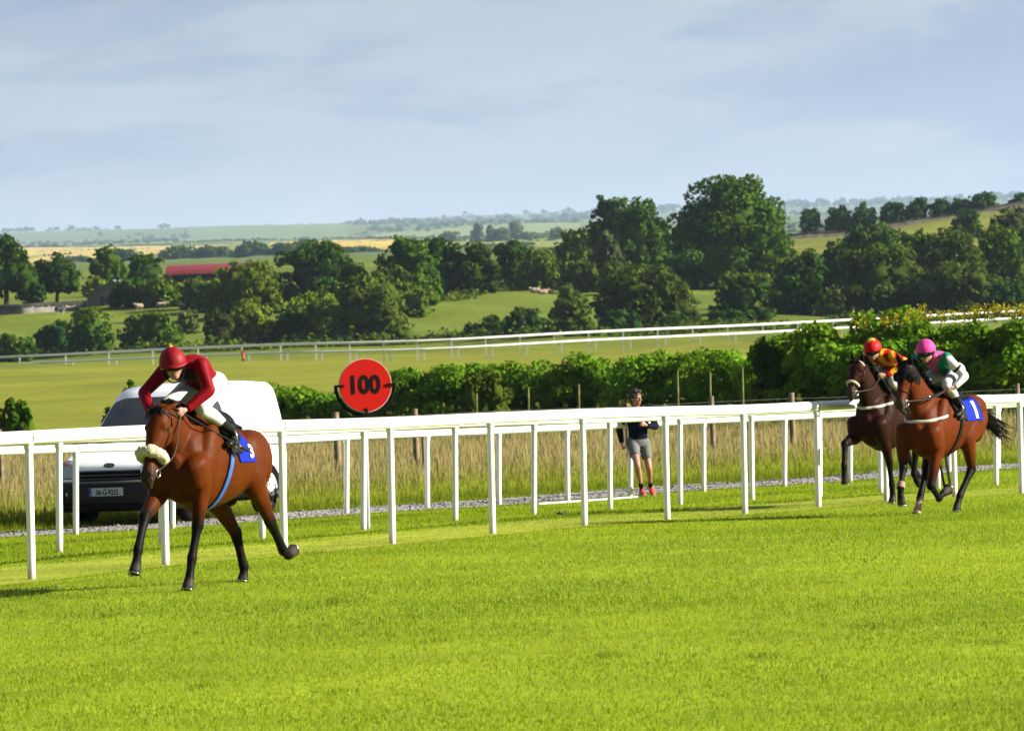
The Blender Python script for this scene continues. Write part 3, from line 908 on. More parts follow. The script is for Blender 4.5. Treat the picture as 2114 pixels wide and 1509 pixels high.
tree(1500, 638, 676, 88, 'low dark bush in front of the yellow-topped one', G_DEEP * 1.4, tip=G_MID, shape='low')
tree(1530, 558, 664, 134, 'yellow-topped bush below the highest tree', G_DARK, tip=G_YEL * .8, shape='round')
tree(1668, 518, 650, 132, 'dark rounded bush right of the yellow-topped one', G_DARK, tip=G_MID * .8, depth=640, shape='round')
tree(1605, 545, 640, 60, 'shaded narrow bush between two rounded ones', G_MID * .8, depth=690, shape='tall')
tree(1818, 508, 655, 176, 'broad feathery olive bush above the red and yellow jockey', G_OLIVE * .72, tip=G_OLIVE, depth=625, shape='round', dens=1.15)
tree(1805, 464, 590, 136, 'dark bush on the slope behind the feathery olive bush', G_DARK, tip=G_MID, depth=790, shape='dome')
tree(1738, 496, 590, 96, 'small dark bush at the lower left of the hill field', G_DARK, depth=770, shape='dome')
tree(1895, 480, 600, 96, 'dark green bush right of the one on the slope', G_MID * .8, depth=770, shape='dome')
tree(1965, 468, 600, 132, 'wide olive bush below the lone bush on the hill edge', G_OLIVE * .85, tip=G_OLIVE, depth=780, shape='dome')
tree(2062, 470, 600, 120, 'tall green bank of leaves near the right edge', G_MID, tip=G_LIGHT * .8, depth=770, shape='dome')
tree(1996, 432, 472, 60, 'lone dark bush standing at the hill field edge', G_DARK, depth=985, shape='dome')
tree(2088, 430, 540, 96, 'grey-green tree at the right edge below the ridge', G_GREY * .8, depth=900, shape='round')
tree(1985, 540, 650, 170, 'broad low olive bush above the pink cap', G_OLIVE * .75, tip=G_OLIVE, depth=640, shape='dome')
tree(2090, 575, 650, 110, 'shaded bush at the right edge above the yellow flowers', G_DARK, tip=G_MID, depth=650, shape='dome')
tree(1925, 590, 652, 92, 'dark bush between the feathery and the broad low bush', G_DEEP * 1.4, depth=632, shape='dome')
tree(1715, 600, 655, 66, 'yellowish small bush on the grass right of the dark rounded bush', G_YEL * .7, depth=632, shape='low')
# the ridge on the right
for i, (x, t_, b_, w_) in enumerate([(1672, 432, 471, 44), (1733, 426, 464, 62), (1783, 421, 461, 52), (1846, 417, 456, 58), (1897, 409, 453, 56), (1942, 412, 447, 46), (1982, 411, 443, 44), (2032, 401, 437, 78), (2104, 402, 431, 44)]):
    tree(x, t_, b_, w_, ['lone round tree at the left end of the ridge row', 'wide tree, second in the ridge row', 'tree touching the second one in the ridge row', 'square-topped tree at the middle of the ridge row', 'taller tree right of the square-topped one on the ridge',
         'small dark tree in the ridge row before the widest', 'smaller tree close left of the widest on the ridge', 'widest tree of the ridge row', 'last ridge tree, cut by the right edge'][i], G_DEEP * 1.5, depth=1175, shape='dome' if i % 2 else 'round', group='row of trees on the ridge')
# bluish trees beyond the red roof
far_row = [(165, 528, 572, 66), (250, 512, 568, 96), (372, 507, 548, 88), (440, 508, 548, 84), (520, 500, 547, 76), (588, 503, 548, 86), (628, 496, 540, 60), (712, 512, 548, 60), (752, 510, 552, 76), (775, 530, 560, 50), (870, 520, 560, 40), (1000, 505, 560, 50)]
ORD = ['first','second','third','fourth','fifth','sixth','seventh','eighth','ninth','tenth','eleventh','last']
for i, (x, t_, b_, w_) in enumerate(far_row):
    tree(x, t_, b_ + 6, w_, '%s tree from the left in the bluish belt beyond the red roof' % ORD[i], G_DARK * 1.1, depth=fd(1950) + rng.uniform(-220, 220), shape='dome', group='tree belt beyond the red roof', dens=.8)
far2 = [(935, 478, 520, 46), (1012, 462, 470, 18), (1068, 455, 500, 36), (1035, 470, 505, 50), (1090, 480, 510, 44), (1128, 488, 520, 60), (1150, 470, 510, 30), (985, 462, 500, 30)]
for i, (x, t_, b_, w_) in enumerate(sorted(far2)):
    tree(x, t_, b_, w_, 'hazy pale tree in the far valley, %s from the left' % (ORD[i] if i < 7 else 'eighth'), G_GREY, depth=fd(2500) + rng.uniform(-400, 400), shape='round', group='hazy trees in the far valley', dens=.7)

# weeds and scrub along the foot of the far rail
def scrub(name, pts, n, hgt, leaf, col, wid, label=None):
    V, F, C, o = [], [], [], 0
    L = spline(pts, 200)
    t = rng.integers(0, 200, n); P = L[t] + np.stack([rng.normal(0, .6, n) * wid, rng.normal(0, 1, n) * wid, np.zeros(n)], 1)
    P[:, 2] = terrain(P[:, 0], P[:, 1])
    hh = hgt * (.6 + .5 * (np.sin(t * .33) * np.sin(t * .13 + 1))) + .2
    P[:, 2] += np.abs(rng.normal(0, .5, n)) * np.maximum(hh, .25)
    c = col[None] * rng.uniform(.6, 1.35, (n, 1)); c[:, 0] *= rng.uniform(.8, 1.5, n)
    V, F, C = leaf_cards(P, np.tile([0, -.4, .8], (n, 1)), leaf * rng.uniform(.6, 1.4, n), c)
    o = link(bpy.data.objects.new(name, big_mesh(name, V, F, LEAF, C))); tag(o, kind='stuff')
    return o
sp = [on_ground(u, v) for u, v in ((-60, 742), (200, 732), (450, 724), (700, 715), (930, 702), (1200, 694), (1450, 684), (1750, 670), (2000, 660), (2180, 652))]
scrub('roadside_undergrowth', sp, 9000, 1.3, .45, G_MID, 1.3)
sp = [on_ground(u, v) for u, v in ((780, 640), (900, 622), (980, 606), (1060, 598), (1150, 596), (1230, 600))]
scrub('mound_undergrowth', sp, 1800, .9, .5, G_OLIVE, 2.0)

# ------------------------------------------------------------------ hedges near the track
def hedge(name, label, px, n, leaf, col, thick, seed, tip=None, lower=13):
    """px rows: u, top v, depth"""
    g = np.random.default_rng(seed)
    pts = []
    for u, v, d in px:
        P = at(u, v + lower, d); z0 = tz(P[0], P[1]); pts.append((P[0], P[1], z0, P[2] - z0))
    pts = np.array(pts)
    L = spline(pts, 120)
    ln = np.concatenate([[0], np.cumsum(np.linalg.norm(np.diff(L[:, :2], axis=0), axis=1))])
    root = empty(name, (L[0, 0], L[0, 1], L[0, 2])); o = np.array([L[0, 0], L[0, 1], L[0, 2]])
    tag(root, label, 'hedge')
    lobes = []
    x = 0
    while x < ln[-1]:
        i = np.argmin(np.abs(ln - x)); q = L[i]; hgt = q[3] * g.uniform(.86, 1.06)
        for lay in range(3):
            r = thick * g.uniform(.34, .52)
            zc = hgt * (.25 + .27 * lay)
            lobes.append([q[0] - o[0] + g.normal(0, .25), q[1] - o[1] + g.normal(0, .35) * thick * .5 - (1 - lay / 3) * thick * .25, q[2] - o[2] + min(zc, hgt - r * .95), r, r, r * .85])
        if g.random() < .04:                                  # sprays that reach above the line
            lobes.append([q[0] - o[0], q[1] - o[1], q[2] - o[2] + hgt - .1, thick * .16, thick * .16, thick * .30])
        x += thick * .38
    data = crown_data(lobes, n, leaf, col, seed, sub=7, subr=.45, var=.3, tip=tip, core=.36)
    crown_object('foliage', data, root)
    m = MB()
    for k in range(int(ln[-1] / .9)):
        i = np.argmin(np.abs(ln - k * .9)); q = L[i, :3] - o
        m.tube(np.array([q + [0, 0, -.1], q + [g.normal(0, .1), -.1, .5], q + [g.normal(0, .3), -.15, L[i, 3] * .7]]), np.array([.04, .03, .012]), 5)
    m.build('stems', BARK, root)
    return root
hedge('hedge', 'low bright green hedge stretching behind the red 100 disc', [(452, 790, 205), (520, 772, 203), (610, 778, 201), (700, 790, 200), (800, 752, 198), (870, 742, 197), (960, 733, 196), (1060, 732, 195), (1160, 732, 194), (1260, 728, 192), (1335, 722, 190)], 60000, .125, G_HEDGE, 2.6, 501, tip=G_HEDGE * 1.25)
hedge('hedge', 'middle hedge section behind the stakes, right of the runner', [(1352, 706, 186), (1430, 703, 184), (1510, 700, 182), (1575, 712, 180)], 22000, .115, G_HEDGE * .95, 2.6, 502, tip=G_HEDGE * 1.2)
hedge('hedge', 'tall dense dark green hedge behind the two right-hand horses', [(1605, 678, 160), (1660, 660, 159), (1750, 652, 158), (1850, 655, 157), (1960, 658, 156), (2060, 662, 155), (2180, 655, 154)], 52000, .13, G_HEDGE * .95, 2.9, 503, tip=G_HEDGE, lower=6)
tree(1592, 690, 806, 60, 'deep shaded bush at the left end of the tall hedge', G_DEEP * 1.6, depth=158, shape='round', leafk=1.5)
tree(28, 830, 882, 92, 'small shrub in the field just above the left wire fence', G_HEDGE * .7, depth=190, shape='low', leafk=1.4)
tree(272, 788, 850, 96, 'loose shrub peeping over the white van roof front', G_HEDGE * .75, tip=G_YEL * .6, depth=186, shape='loose', leafk=1.2)
tree(225, 838, 880, 60, 'sprig of leaves beside the van mirror', G_HEDGE * .6, depth=120, shape='loose', leafk=1.0)
tree(1000, 770, 845, 120, 'olive weedy bush in front of the low hedge', G_OLIVE, tip=G_YEL * .7, depth=178, shape='dome')

# rank weeds and umbels at the hedge foot
def weeds():
    n = 9000
    u = rng.uniform(560, 2150, n); d = rng.uniform(140, 182, n)
    P = np.array([at(a, 830, b) for a, b in zip(u, d)]); P[:, 2] = terrain(P[:, 0], P[:, 1]) + np.abs(rng.normal(0, .36, n))
    c = np.array([.13, .155, .03])[None] * rng.uniform(.6, 1.3, (n, 1)); c[:, 0] *= rng.uniform(.8, 1.4, n)
    V, F, C = leaf_cards(P, np.tile([0, -.5, .6], (n, 1)), .12 * rng.uniform(.6, 1.6, n), c)
    tag(link(bpy.data.objects.new('hedge_foot_weeds', big_mesh('hedge_foot_weeds', V, F, LEAF, C))), kind='stuff')
weeds()
def yellow_flowers():
    n = 1500
    V, F, C = [], [], []
    cl = [(1862, 652, .5), (1900, 645, .8), (1940, 652, .6), (1985, 645, .9), (2010, 642, 1.0), (2040, 640, 1.1), (2070, 638, 1.1), (2100, 640, .9), (2130, 636, 1.0), (1830, 660, .4), (1760, 660, .25)]
    P, cc = [], []
    for u, v, s in cl:
        c0 = at(u, v + 10, 153.5)
        for k in range(int(9 * s) + 3):
            b = c0 + np.array([rng.normal(0, .28), rng.normal(0, .3), rng.uniform(-.2, .05)])
            h = rng.uniform(.15, .42)
            for q in range(16):
                P.append(b + np.array([rng.normal(0, .05), rng.normal(0, .05), h * q / 16.0])); cc.append(np.array([.50, .44, .03]) if q > 4 else np.array([.2, .24, .03]))
    P = np.array(P); cc = np.array(cc) * rng.uniform(.7, 1.15, (len(P), 1))
    V, F, C = leaf_cards(P, np.tile([0, -.7, .3], (len(P), 1)), .055 * rng.uniform(.6, 1.4, len(P)), cc)
    tag(link(bpy.data.objects.new('yellow_wildflowers', big_mesh('yellow_wildflowers', V, F, LEAF, C))), kind='stuff')
yellow_flowers()
# ------------------------------------------------------------------ the far rail round the course
def far_rail():
    px = [(-60, 762, 640), (70, 757.5, 625), (152, 754, 612), (219, 750.5, 600), (293, 747, 588), (442, 740, 562), (515, 739, 548), (588, 736, 545), (646, 734, 542), (728, 735, 541), (790, 732, 541), (864, 730, 540), (930, 729, 540), (1004, 723, 541), (1070, 719, 543), (1150, 714, 546), (1211, 711, 548), (1288, 707, 552), (1352, 704, 557), (1436, 701, 562), (1497, 699, 567), (1573, 694, 573), (1650, 690, 580), (1716, 686, 588), (1790, 682, 598), (1868, 677, 610), (1950, 672, 624), (2040, 667, 640), (2130, 662, 655)]
    P = []
    for u, v, d in px:
        q = at(u, v, d); P.append((q[0], q[1], q[2]))
    P = np.array(P)
    for _ in range(3): P[1:-1] = P[1:-1] * .4 + (P[:-2] + P[2:]) * .3
    for (H, name_label, dy, th, every) in ((1.32, 'distant white rail curving across the view, taller one', 0, .12, 1), (.48, 'distant white rail curving across the view, lower one', -1.6, .11, 1)):
        root = empty('distant_rail', P[0]); tag(root, name_label, 'rail', 'distant white rails'); o = P[0]
        L = P + [0, dy, 0]
        if dy: L = L + (np.roll(L, -1, 0) - L) * np.array([.2] * (len(L) - 1) + [0])[:, None]
        for q in L:
            g = min(q[2], tz(q[0], q[1])) - .3
            m = MB(); m.box(np.array([q[0], q[1], (q[2] + H + g) / 2]) - o, (.16, .12, q[2] + H - g - .02)); m.build('post', FARWHITE, root)
        for a, b in zip(L[:-1], L[1:]):
            m = MB(); m.tube(np.array([a, b]) + [0, -.08, H - .08] - o, th, 6); m.build('rail_length', FARWHITE, root, True)
far_rail()
q = at(502, 739, 549); m = MB()
m.tube(np.array([[0, 0, -.4], [0, 0, .55], [0, 0, .6]]), np.array([.16, .15, .05]), 8)
m.box((0, 0, .5), (.36, .05, .5))
o = m.build('orange_marker', mat('orange_marker_paint', (.55, .12, .03), .6), None); o.location = q
tag(o, 'small orange marker standing at the distant white rail', 'marker')

# ------------------------------------------------------------------ farm buildings
def red_barn():
    D = 905
    k = D / FPX
    P = at(343, 600, D); z0 = tz(P[0], P[1])
    zl = at(343, 568, D)[2]; 
    L = 174 * k * 1.0; zr = zl - z0
    root = empty('hay_barn', (P[0], P[1], z0), R(-2)); tag(root, 'open hay barn with a curved dull red metal roof among trees', 'barn')
    rise = 21 * k; depth = 9.0
    m = MB(); n = 14; nx = 60
    V = []
    for i in range(nx):
        x = L * i / (nx - 1) ; w = .03 * (i % 2)
        for j in range(n):
            a = math.pi * j / (n - 1)
            V.append((x, depth / 2 - math.cos(a) * (depth / 2 + .3), zr + math.sin(a) * rise + w))
    F = [(i * n + j, (i + 1) * n + j, (i + 1) * n + j + 1, i * n + j + 1) for i in range(nx - 1) for j in range(n - 1)]
    m.add(V, F); m.build('roof', mat('red_roof_sheet', (.26, .024, .032), .55, .4, var=.18, scale=.5), root, True)
    dk = mat('barn_inner_shade', (.035, .028, .025), .9)  # near-black walls: the shade under the roof is put into their colour
    m = MB(); m.box((L / 2, depth, zr / 2), (L, .2, zr)); m.build('back_wall', dk, root)
    m = MB(); m.box((.1, depth / 2, zr / 2), (.2, depth, zr)); m.build('end_wall', dk, root)
    for i in range(5):
        m = MB(); m.box((L * i / 4, .1, zr / 2), (.2, .2, zr)); m.build('pillar', mat('barn_steel', (.10, .05, .045), .7), root)
    m = MB(); m.box((L * .6, depth * .6, zr * .3), (L * .6, depth * .5, zr * .6)); m.build('stacked_bales', mat('bales', (.16, .13, .07), .95), root)
red_barn()
def shed():
    D = on_ground(185, 634)[1]; k = D / FPX
    P = at(180, 634, D); z0 = tz(P[0], P[1])
    root = empty('shed', (P[0], P[1], z0), R(-14)); tag(root, 'small grey stone shed with a pale metal roof behind bushes', 'shed')
    W = 56 * k / math.cos(R(14)); hw = 24 * k; hr = 53 * k; Ld = 8.5
    stone = mat('grey_shed_wall', (.24, .225, .205), .9, var=.2, scale=2)
    m = MB()
    m.add([(0, 0, -.5), (W, 0, -.5), (W, 0, hw), (W, .0, hw), (0, 0, hw), (0, Ld, -.5), (W, Ld, -.5), (W, Ld, hw), (0, Ld, hw), (W, 0, hr), (W, Ld, hr)],
          [(0, 1, 2, 4), (5, 8, 7, 6), (0, 4, 8, 5), (1, 6, 7, 2), (4, 2, 9), (8, 10, 7), (2, 7, 10, 9)])
    m.build('wall', stone, root)
    m = MB(); a = np.array([W + .15, -.2, hr + .05]); 
    m.add([(-.3, -.25, hw - .05), (W, -.25, hr + .06), (W, Ld, hr + .06), (-.3, Ld, hw - .05), (-.3, -.25, hw - .17), (W, -.25, hr - .06), (W, Ld, hr - .06), (-.3, Ld, hw - .17)], [(0, 1, 2, 3), (4, 7, 6, 5), (0, 4, 5, 1), (1, 5, 6, 2), (2, 6, 7, 3), (3, 7, 4, 0)])
    m.build('roof', mat('weathered_roof', (.20, .185, .175), .7, var=.2), root)
    m = MB(); m.add([(W + .02, -.25, hr + .07), (W + 2.7, -.25, hr * .62), (W + 2.7, Ld, hr * .62), (W + .02, Ld, hr + .07), (W + .02, -.25, hr - .05), (W + 2.7, -.25, hr * .62 - .12), (W + 2.7, Ld, hr * .62 - .12), (W + .02, Ld, hr - .05)], [(0, 1, 2, 3), (4, 7, 6, 5), (0, 4, 5, 1), (1, 5, 6, 2), (2, 6, 7, 3), (3, 7, 4, 0)])
    m.build('roof', mat('zinc_roof', (.52, .54, .55), .4, .5, metal=.3, var=.06), root)
    m = MB(); m.box((W * .58, -.03, hw * .42), (W * .16, .06, hw * .84)); m.build('door', mat('shed_door', (.06, .055, .05), .8), root)
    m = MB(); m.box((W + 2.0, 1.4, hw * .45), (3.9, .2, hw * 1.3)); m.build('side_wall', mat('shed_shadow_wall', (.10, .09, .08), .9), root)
shed()
def stone_wall(name, label, px, H, col, D=None):
    pts = [on_ground(u, v) if D is None else None for u, v in px] if D is None else []
    if D is not None:
        for u, v in px:
            q = at(u, v, D); pts.append(np.array([q[0], q[1], tz(q[0], q[1])]))
    L = spline(np.array(pts), 60); L[:, 2] = terrain(L[:, 0], L[:, 1])
    root = empty(name, L[0]); tag(root, label, 'stone wall'); o = L[0]
    m = MB(); mm = mat('dry_stone_' + label[:8].replace(' ', '_'), col, .95, var=.35, scale=.9)
    V, F = [], []
    for i, q in enumerate(L):
        h = H * (1 + .10 * math.sin(i * 1.7) + .08 * math.sin(i * .6)); p = q - o
        V += [p + [0, -.3, -.5], p + [0, -.22, h], p + [0, .22, h], p + [0, .3, -.5]]
    for i in range(len(L) - 1):
        for k in range(3):
            F.append((i * 4 + k, (i + 1) * 4 + k, (i + 1) * 4 + k + 1, i * 4 + k + 1))
    m.add(V, F); m.build('wall_body', mm, root)
    # coping stones, joined: they are under two pixels each
    m = MB()
    g = np.random.default_rng(5)
    for i in range(len(L) - 1):
        for t in (0, .33, .66):
            p = L[i] * (1 - t) + L[i + 1] * t - o
            m.box(p + [0, 0, H + g.uniform(-.08, .1)], (g.uniform(.5, .9), .5, g.uniform(.2, .4)))
    tag(m.build('coping_stones', mm, root), kind='stuff')
stone_wall('stone_wall', 'long pale stone wall climbing the ridge field', [(1600, 494), (1640, 490), (1720, 480), (1800, 471), (1880, 461), (1960, 450), (2040, 441), (2140, 428)], .95, (.40, .37, .31), D=1100)
stone_wall('stone_wall', 'low grey stone wall behind the trunks at the left edge', [(-40, 650), (40, 648), (110, 644), (178, 640)], 1.05, (.20, .19, .17))

# ------------------------------------------------------------------ animals on the meadow (about eight pixels each in the render)
def animal(name, label, cat, u, v, D, size, col, face, heading, lying=False, group=None):
    P = at(u, v, D) if D else on_ground(u, v)
    z = tz(P[0], P[1]); k = size
    m = MB()
    zb = .34 * k if lying else .62 * k
    m.ball((0, 0, zb), (.58 * k, .30 * k, .33 * k), 14, 9); m.ball((.22 * k, 0, zb + .03 * k), (.36 * k, .31 * k, .33 * k), 12, 8); m.ball((-.3 * k, 0, zb + .02 * k), (.34 * k, .3 * k, .31 * k), 12, 8)
    m.tube(np.array([[.42 * k, 0, zb + .12 * k], [.62 * k, 0, zb + .28 * k], [.72 * k, 0, zb + .34 * k]]), np.array([.2, .15, .13]) * k, 8)
    b0 = m.n
    nf = len(m.f)
    m.ball((.80 * k, 0, zb + .30 * k), (.19 * k, .09 * k, .11 * k), 10, 7, rot=np.array(Matrix.Rotation(R(35), 3, 'Y')), mi=1)
    for s in (-1, 1): m.ball((.68 * k, s * .13 * k, zb + .38 * k), (.04 * k, .09 * k, .03 * k), 6, 4, mi=1)
    if not lying:
        for x in (-.38, .36):
            for s in (-.16, .16): m.tube(np.array([[x * k, s * k, zb - .1 * k], [x * k, s * k, .28 * k], [(x - .02) * k, s * k, 0]]), np.array([.09, .055, .05]) * k, 7, mi=1)
    else:
        for s in (-.2, .2): m.tube(np.array([[.4 * k, s * k, .2 * k], [.62 * k, s * k, .08 * k], [.45 * k, s * 1.2 * k, .05 * k]]), np.array([.09, .06, .05]) * k, 7, mi=1)
    m.tube(np.array([[-.56 * k, 0, zb + .1 * k], [-.66 * k, 0, zb - .08 * k], [-.66 * k, 0, zb - .2 * k]]), np.array([.06, .05, .02]) * k, 6)
    o = m.build(name, [col, face], None, True)
    o.location = (P[0], P[1], z); o.rotation_euler = (0, 0, heading)
    tag(o, label, cat, group)
fleece = mat('fleece', (.50, .40, .30), .95, .1, var=.15, scale=5, bump=.6, bscale=14); shpf = mat('sheep_face', (.32, .24, .17), .9)
animal('sheep', 'sheep grazing at the left below the grey shed', 'sheep', 287, 642, None, 0.96, fleece, shpf, R(200), group='sheep on the meadow')
animal('sheep', 'sheep standing in the meadow below the red roof end', 'sheep', 333, 640, None, 1.06, fleece, shpf, R(10), group='sheep on the meadow')
animal('sheep', 'sheep lying on the mound, upper one of three', 'sheep', 1105, 614, 742, 1.12, fleece, shpf, R(185), True, group='sheep on the meadow')
animal('sheep', 'sheep lying on the mound, lowest of three', 'sheep', 1121, 617, 735, 1.06, fleece, shpf, R(10), True, group='sheep on the meadow')
animal('sheep', 'sheep on the mound, rightmost of three', 'sheep', 1136, 612, 741, 0.79, fleece, shpf, R(-40), True, group='sheep on the meadow')
animal('calf', 'black calf with a pale face by the left stone wall', 'calf', 124, 650, None, 1.2, mat('black_hide', (.012, .012, .014), .7), mat('white_hide', (.5, .5, .5), .8), R(30))

# ------------------------------------------------------------------ fields of the far country, laid as patches on the land
def field(name, px, dn, df, col, rows=14, cols=40):
    """px: left and right photo x at near edge and far edge; dn, df near and far distance (each may be a pair left, right)"""
    (l0, r0), (l1, r1) = px
    V = []
    dn = dn if isinstance(dn, tuple) else (dn, dn); df = df if isinstance(df, tuple) else (df, df)
    for i in range(rows):
        t = i / (rows - 1)
        for j in range(cols):
            s = j / (cols - 1)
            d = fd((dn[0] * (1 - s) + dn[1] * s) * (1 - t) + (df[0] * (1 - s) + df[1] * s) * t)
            u = (l0 * (1 - s) + r0 * s) * (1 - t) + (l1 * (1 - s) + r1 * s) * t
            q = at(u, 480 - (u - 1057) * .035, d); V.append((q[0], q[1], tz(q[0], q[1]) + .25 + d * .0002))
    ii = np.arange(rows * cols).reshape(rows, cols)
    F = np.stack([ii[:-1, :-1].ravel(), ii[:-1, 1:].ravel(), ii[1:, 1:].ravel(), ii[1:, :-1].ravel()], 1)
    me = big_mesh(name, np.array(V), F, GROUND, np.tile(np.array(col), (len(V), 1)), smooth=True)
    tag(link(bpy.data.objects.new(name, me)), kind='structure')
field('stubble_field', ((-80, 320), (-80, 500)), (1850, 2300), (3700, 3300), (.58, .46, .15))
field('ripe_barley_field', ((545, 830), (560, 815)), (2000, 2000), (3350, 3300), (.64, .48, .10))
field('green_field', ((300, 560), (490, 590)), (2360, 2310), (3650, 3500), (.20, .27, .06))
field('pale_green_field', ((900, 1180), (920, 1180)), (1900, 1900), (2700, 2700), (.27, .32, .08))
field('pale_green_field', ((380, 720), (390, 735)), (4300, 4300), (7000, 7600), (.17, .25, .08))
field('pale_pasture_field', ((-80, 360), (-80, 380)), (3900, 3900), (5200, 5200), (.20, .29, .11))
field('pale_pasture_field', ((740, 1200), (760, 1200)), (3600, 3600), (4800, 4800), (.25, .32, .11))

def wood(name, rows, leaf, col, seed):
    """far-off woods and hedgerows that read as one mass; rows: u0, u1, depth, height, thickness"""
    g = np.random.default_rng(seed)
    Vs, Fs, Cs, o = [], [], [], 0
    for u0, u1, D, H, th in rows:
        H *= .62 if D < 5000 else 1.25; D = fd(D); th *= 2.6
        n = max(2, int(abs(u1 - u0) / FPX * D / (H * (.42 if H < 16 else .30))) + 1)
        for i in range(n):
            if H > 6 and g.random() < .12: continue
            u = u0 + (u1 - u0) * (i + g.uniform(-.4, .4)) / n
            d = D + g.normal(0, th)
            q = at(u, 470 - (u - 1057) * .035, d); z = tz(q[0], q[1])
            hh = H * .5 * g.uniform(.4, 1.3); r = hh * g.uniform(.5, 1.1)
            nz = 1 + .16 * np.sin(ICO2 @ g.normal(0, 5, 3) + g.uniform(0, 6)) + .1 * np.sin(ICO2 @ g.normal(0, 9, 3))
            m_ = 34
            e = g.normal(0, 1, (m_, 3)); e /= np.linalg.norm(e, axis=1)[:, None]; e[:, 2] = np.where(e[:, 2] < -.4, -e[:, 2], e[:, 2])
            pp = np.array([q[0], q[1], z + hh * .40]) + e * np.array([r, r * .6, hh * .55]) * g.uniform(.5, 1.0, (m_, 1))
            v, f_, c_ = leaf_cards(pp, e, hh * g.uniform(.28, .55, m_), np.tile(col * g.uniform(.7, 1.35), (m_, 1)))
            Vs.append(v); Fs.append(f_ + o); o += len(v); Cs.append(c_)
    me = big_mesh(name, np.concatenate(Vs), np.concatenate(Fs), LEAF, np.concatenate(Cs))
    tag(link(bpy.data.objects.new(name, me)), kind='stuff')
wood('hedgerow_treeline', [(90, 150, 2600, 7, 20), (-80, 330, 3150, 6, 30), (100, 140, 2450, 5, 30), (300, 545, 2820, 4, 30), (490, 560, 2250, 9, 60), (500, 575, 2600, 7, 50), (380, 560, 3420, 5, 30), (560, 830, 3000, 6, 25), (830, 1200, 2900, 7, 60), (900, 1200, 2000, 8, 60), (880, 1200, 2350, 7, 60)], 1, G_DARK * 1.2, 21)
wood('far_woods', [(60, 370, 4300, 22, 120), (150, 370, 4500, 24, 120), (-80, 120, 4600, 14, 100), (380, 760, 4100, 13, 100), (600, 780, 4400, 16, 120), (740, 1200, 5000, 16, 150), (760, 1180, 3700, 14, 120), (-80, 400, 5900, 16, 200), (380, 720, 7600, 18, 200), (740, 1220, 6300, 26, 300), (720, 1240, 7200, 32, 300), (860, 1300, 8200, 30, 300), (1100, 1500, 7800, 40, 300), (-80, 420, 7600, 24, 250), (1600, 2150, 5200, 22, 250), (1600, 2150, 7400, 40, 300), (1600, 1800, 3000, 14, 150), (1620, 1780, 2300, 9, 100), (900, 1180, 3150, 10, 100)], 1, G_DARK * 1.3, 22)

# ------------------------------------------------------------------ the air
m = bpy.data.materials.new('haze_air'); m.use_nodes = True
nt = m.node_tree; nt.nodes.remove(nt.nodes['Principled BSDF'])
pv = nt.nodes.new('ShaderNodeVolumePrincipled'); pv.inputs['Color'].default_value = (.52, .68, .96, 1); pv.inputs['Density'].default_value = 0.000034; pv.inputs['Anisotropy'].default_value = 0.2
nt.links.new(pv.outputs[0], nt.nodes['Material Output'].inputs['Volume'])
k = MB(); zb, zt_ = -60.0, 960.0
k.box((0, 16000, (zb + zt_) / 2), (70000, 37000, zt_ - zb))
tag(k.build('haze', m), kind='stuff')
# ------------------------------------------------------------------ organic bodies: loft limbs and muscles, fuse them into one skin
def organ(mb, st, seg=5, n=16, side=(0, 1, 0), flat=False):
    """st rows: x y z side_radius other_radius r g b"""
    st = np.asarray(st, float)
    S2 = spline(st, (len(st) - 1) * seg + 1)
    S2[:, 3:5] = np.maximum(S2[:, 3:5], st[:, 3:5].min() * .6)
    P = S2[:, :3]; T = np.gradient(P, axis=0); T /= np.linalg.norm(T, axis=1)[:, None] + 1e-12
    # rounded ends
    def cap(p, t, row, sgn):
        out = []
        for q in (.45, .8, .97):
            r = row.copy(); r[:3] = p + t * sgn * min(row[3], row[4]) * q * .75; r[3:5] = row[3:5] * math.sqrt(1 - q * q) ; out.append(r)
        return out
    a = cap(P[0], T[0], S2[0], -1)[::-1]; b = cap(P[-1], T[-1], S2[-1], 1)
    S2 = np.vstack([a, S2] + ([b] if not flat else [])); P = S2[:, :3]
    T = np.gradient(P, axis=0); T /= np.linalg.norm(T, axis=1)[:, None] + 1e-12
    ang = np.linspace(0, 2 * np.pi, n, endpoint=False); V = []; s0 = np.array(side, float)
    for i in range(len(P)):
        u = s0 - T[i] * (s0 @ T[i])
        if np.linalg.norm(u) < .15: u = np.cross(T[i], [.3, .1, .9])
        u /= np.linalg.norm(u); w = np.cross(T[i], u)
        V.append(P[i] + np.outer(np.cos(ang), u) * S2[i, 3] + np.outer(np.sin(ang), w) * S2[i, 4])
    N = len(P); F = [(i * n + k, i * n + (k + 1) % n, (i + 1) * n + (k + 1) % n, (i + 1) * n + k) for i in range(N - 1) for k in range(n)]
    F += [tuple(range(n - 1, -1, -1)), tuple((N - 1) * n + k for k in range(n))]
    mb.add(np.concatenate(V), F, 0, np.repeat(S2[:, 5:8], n, 0))

def lump(mb, c, r, col, rot=None):
    k = MB().ball(c, r, 16, 11, rot)
    V = np.concatenate(k.v); mb.add(V, k.f, 0, np.tile(np.array(col, float), (len(V), 1)))

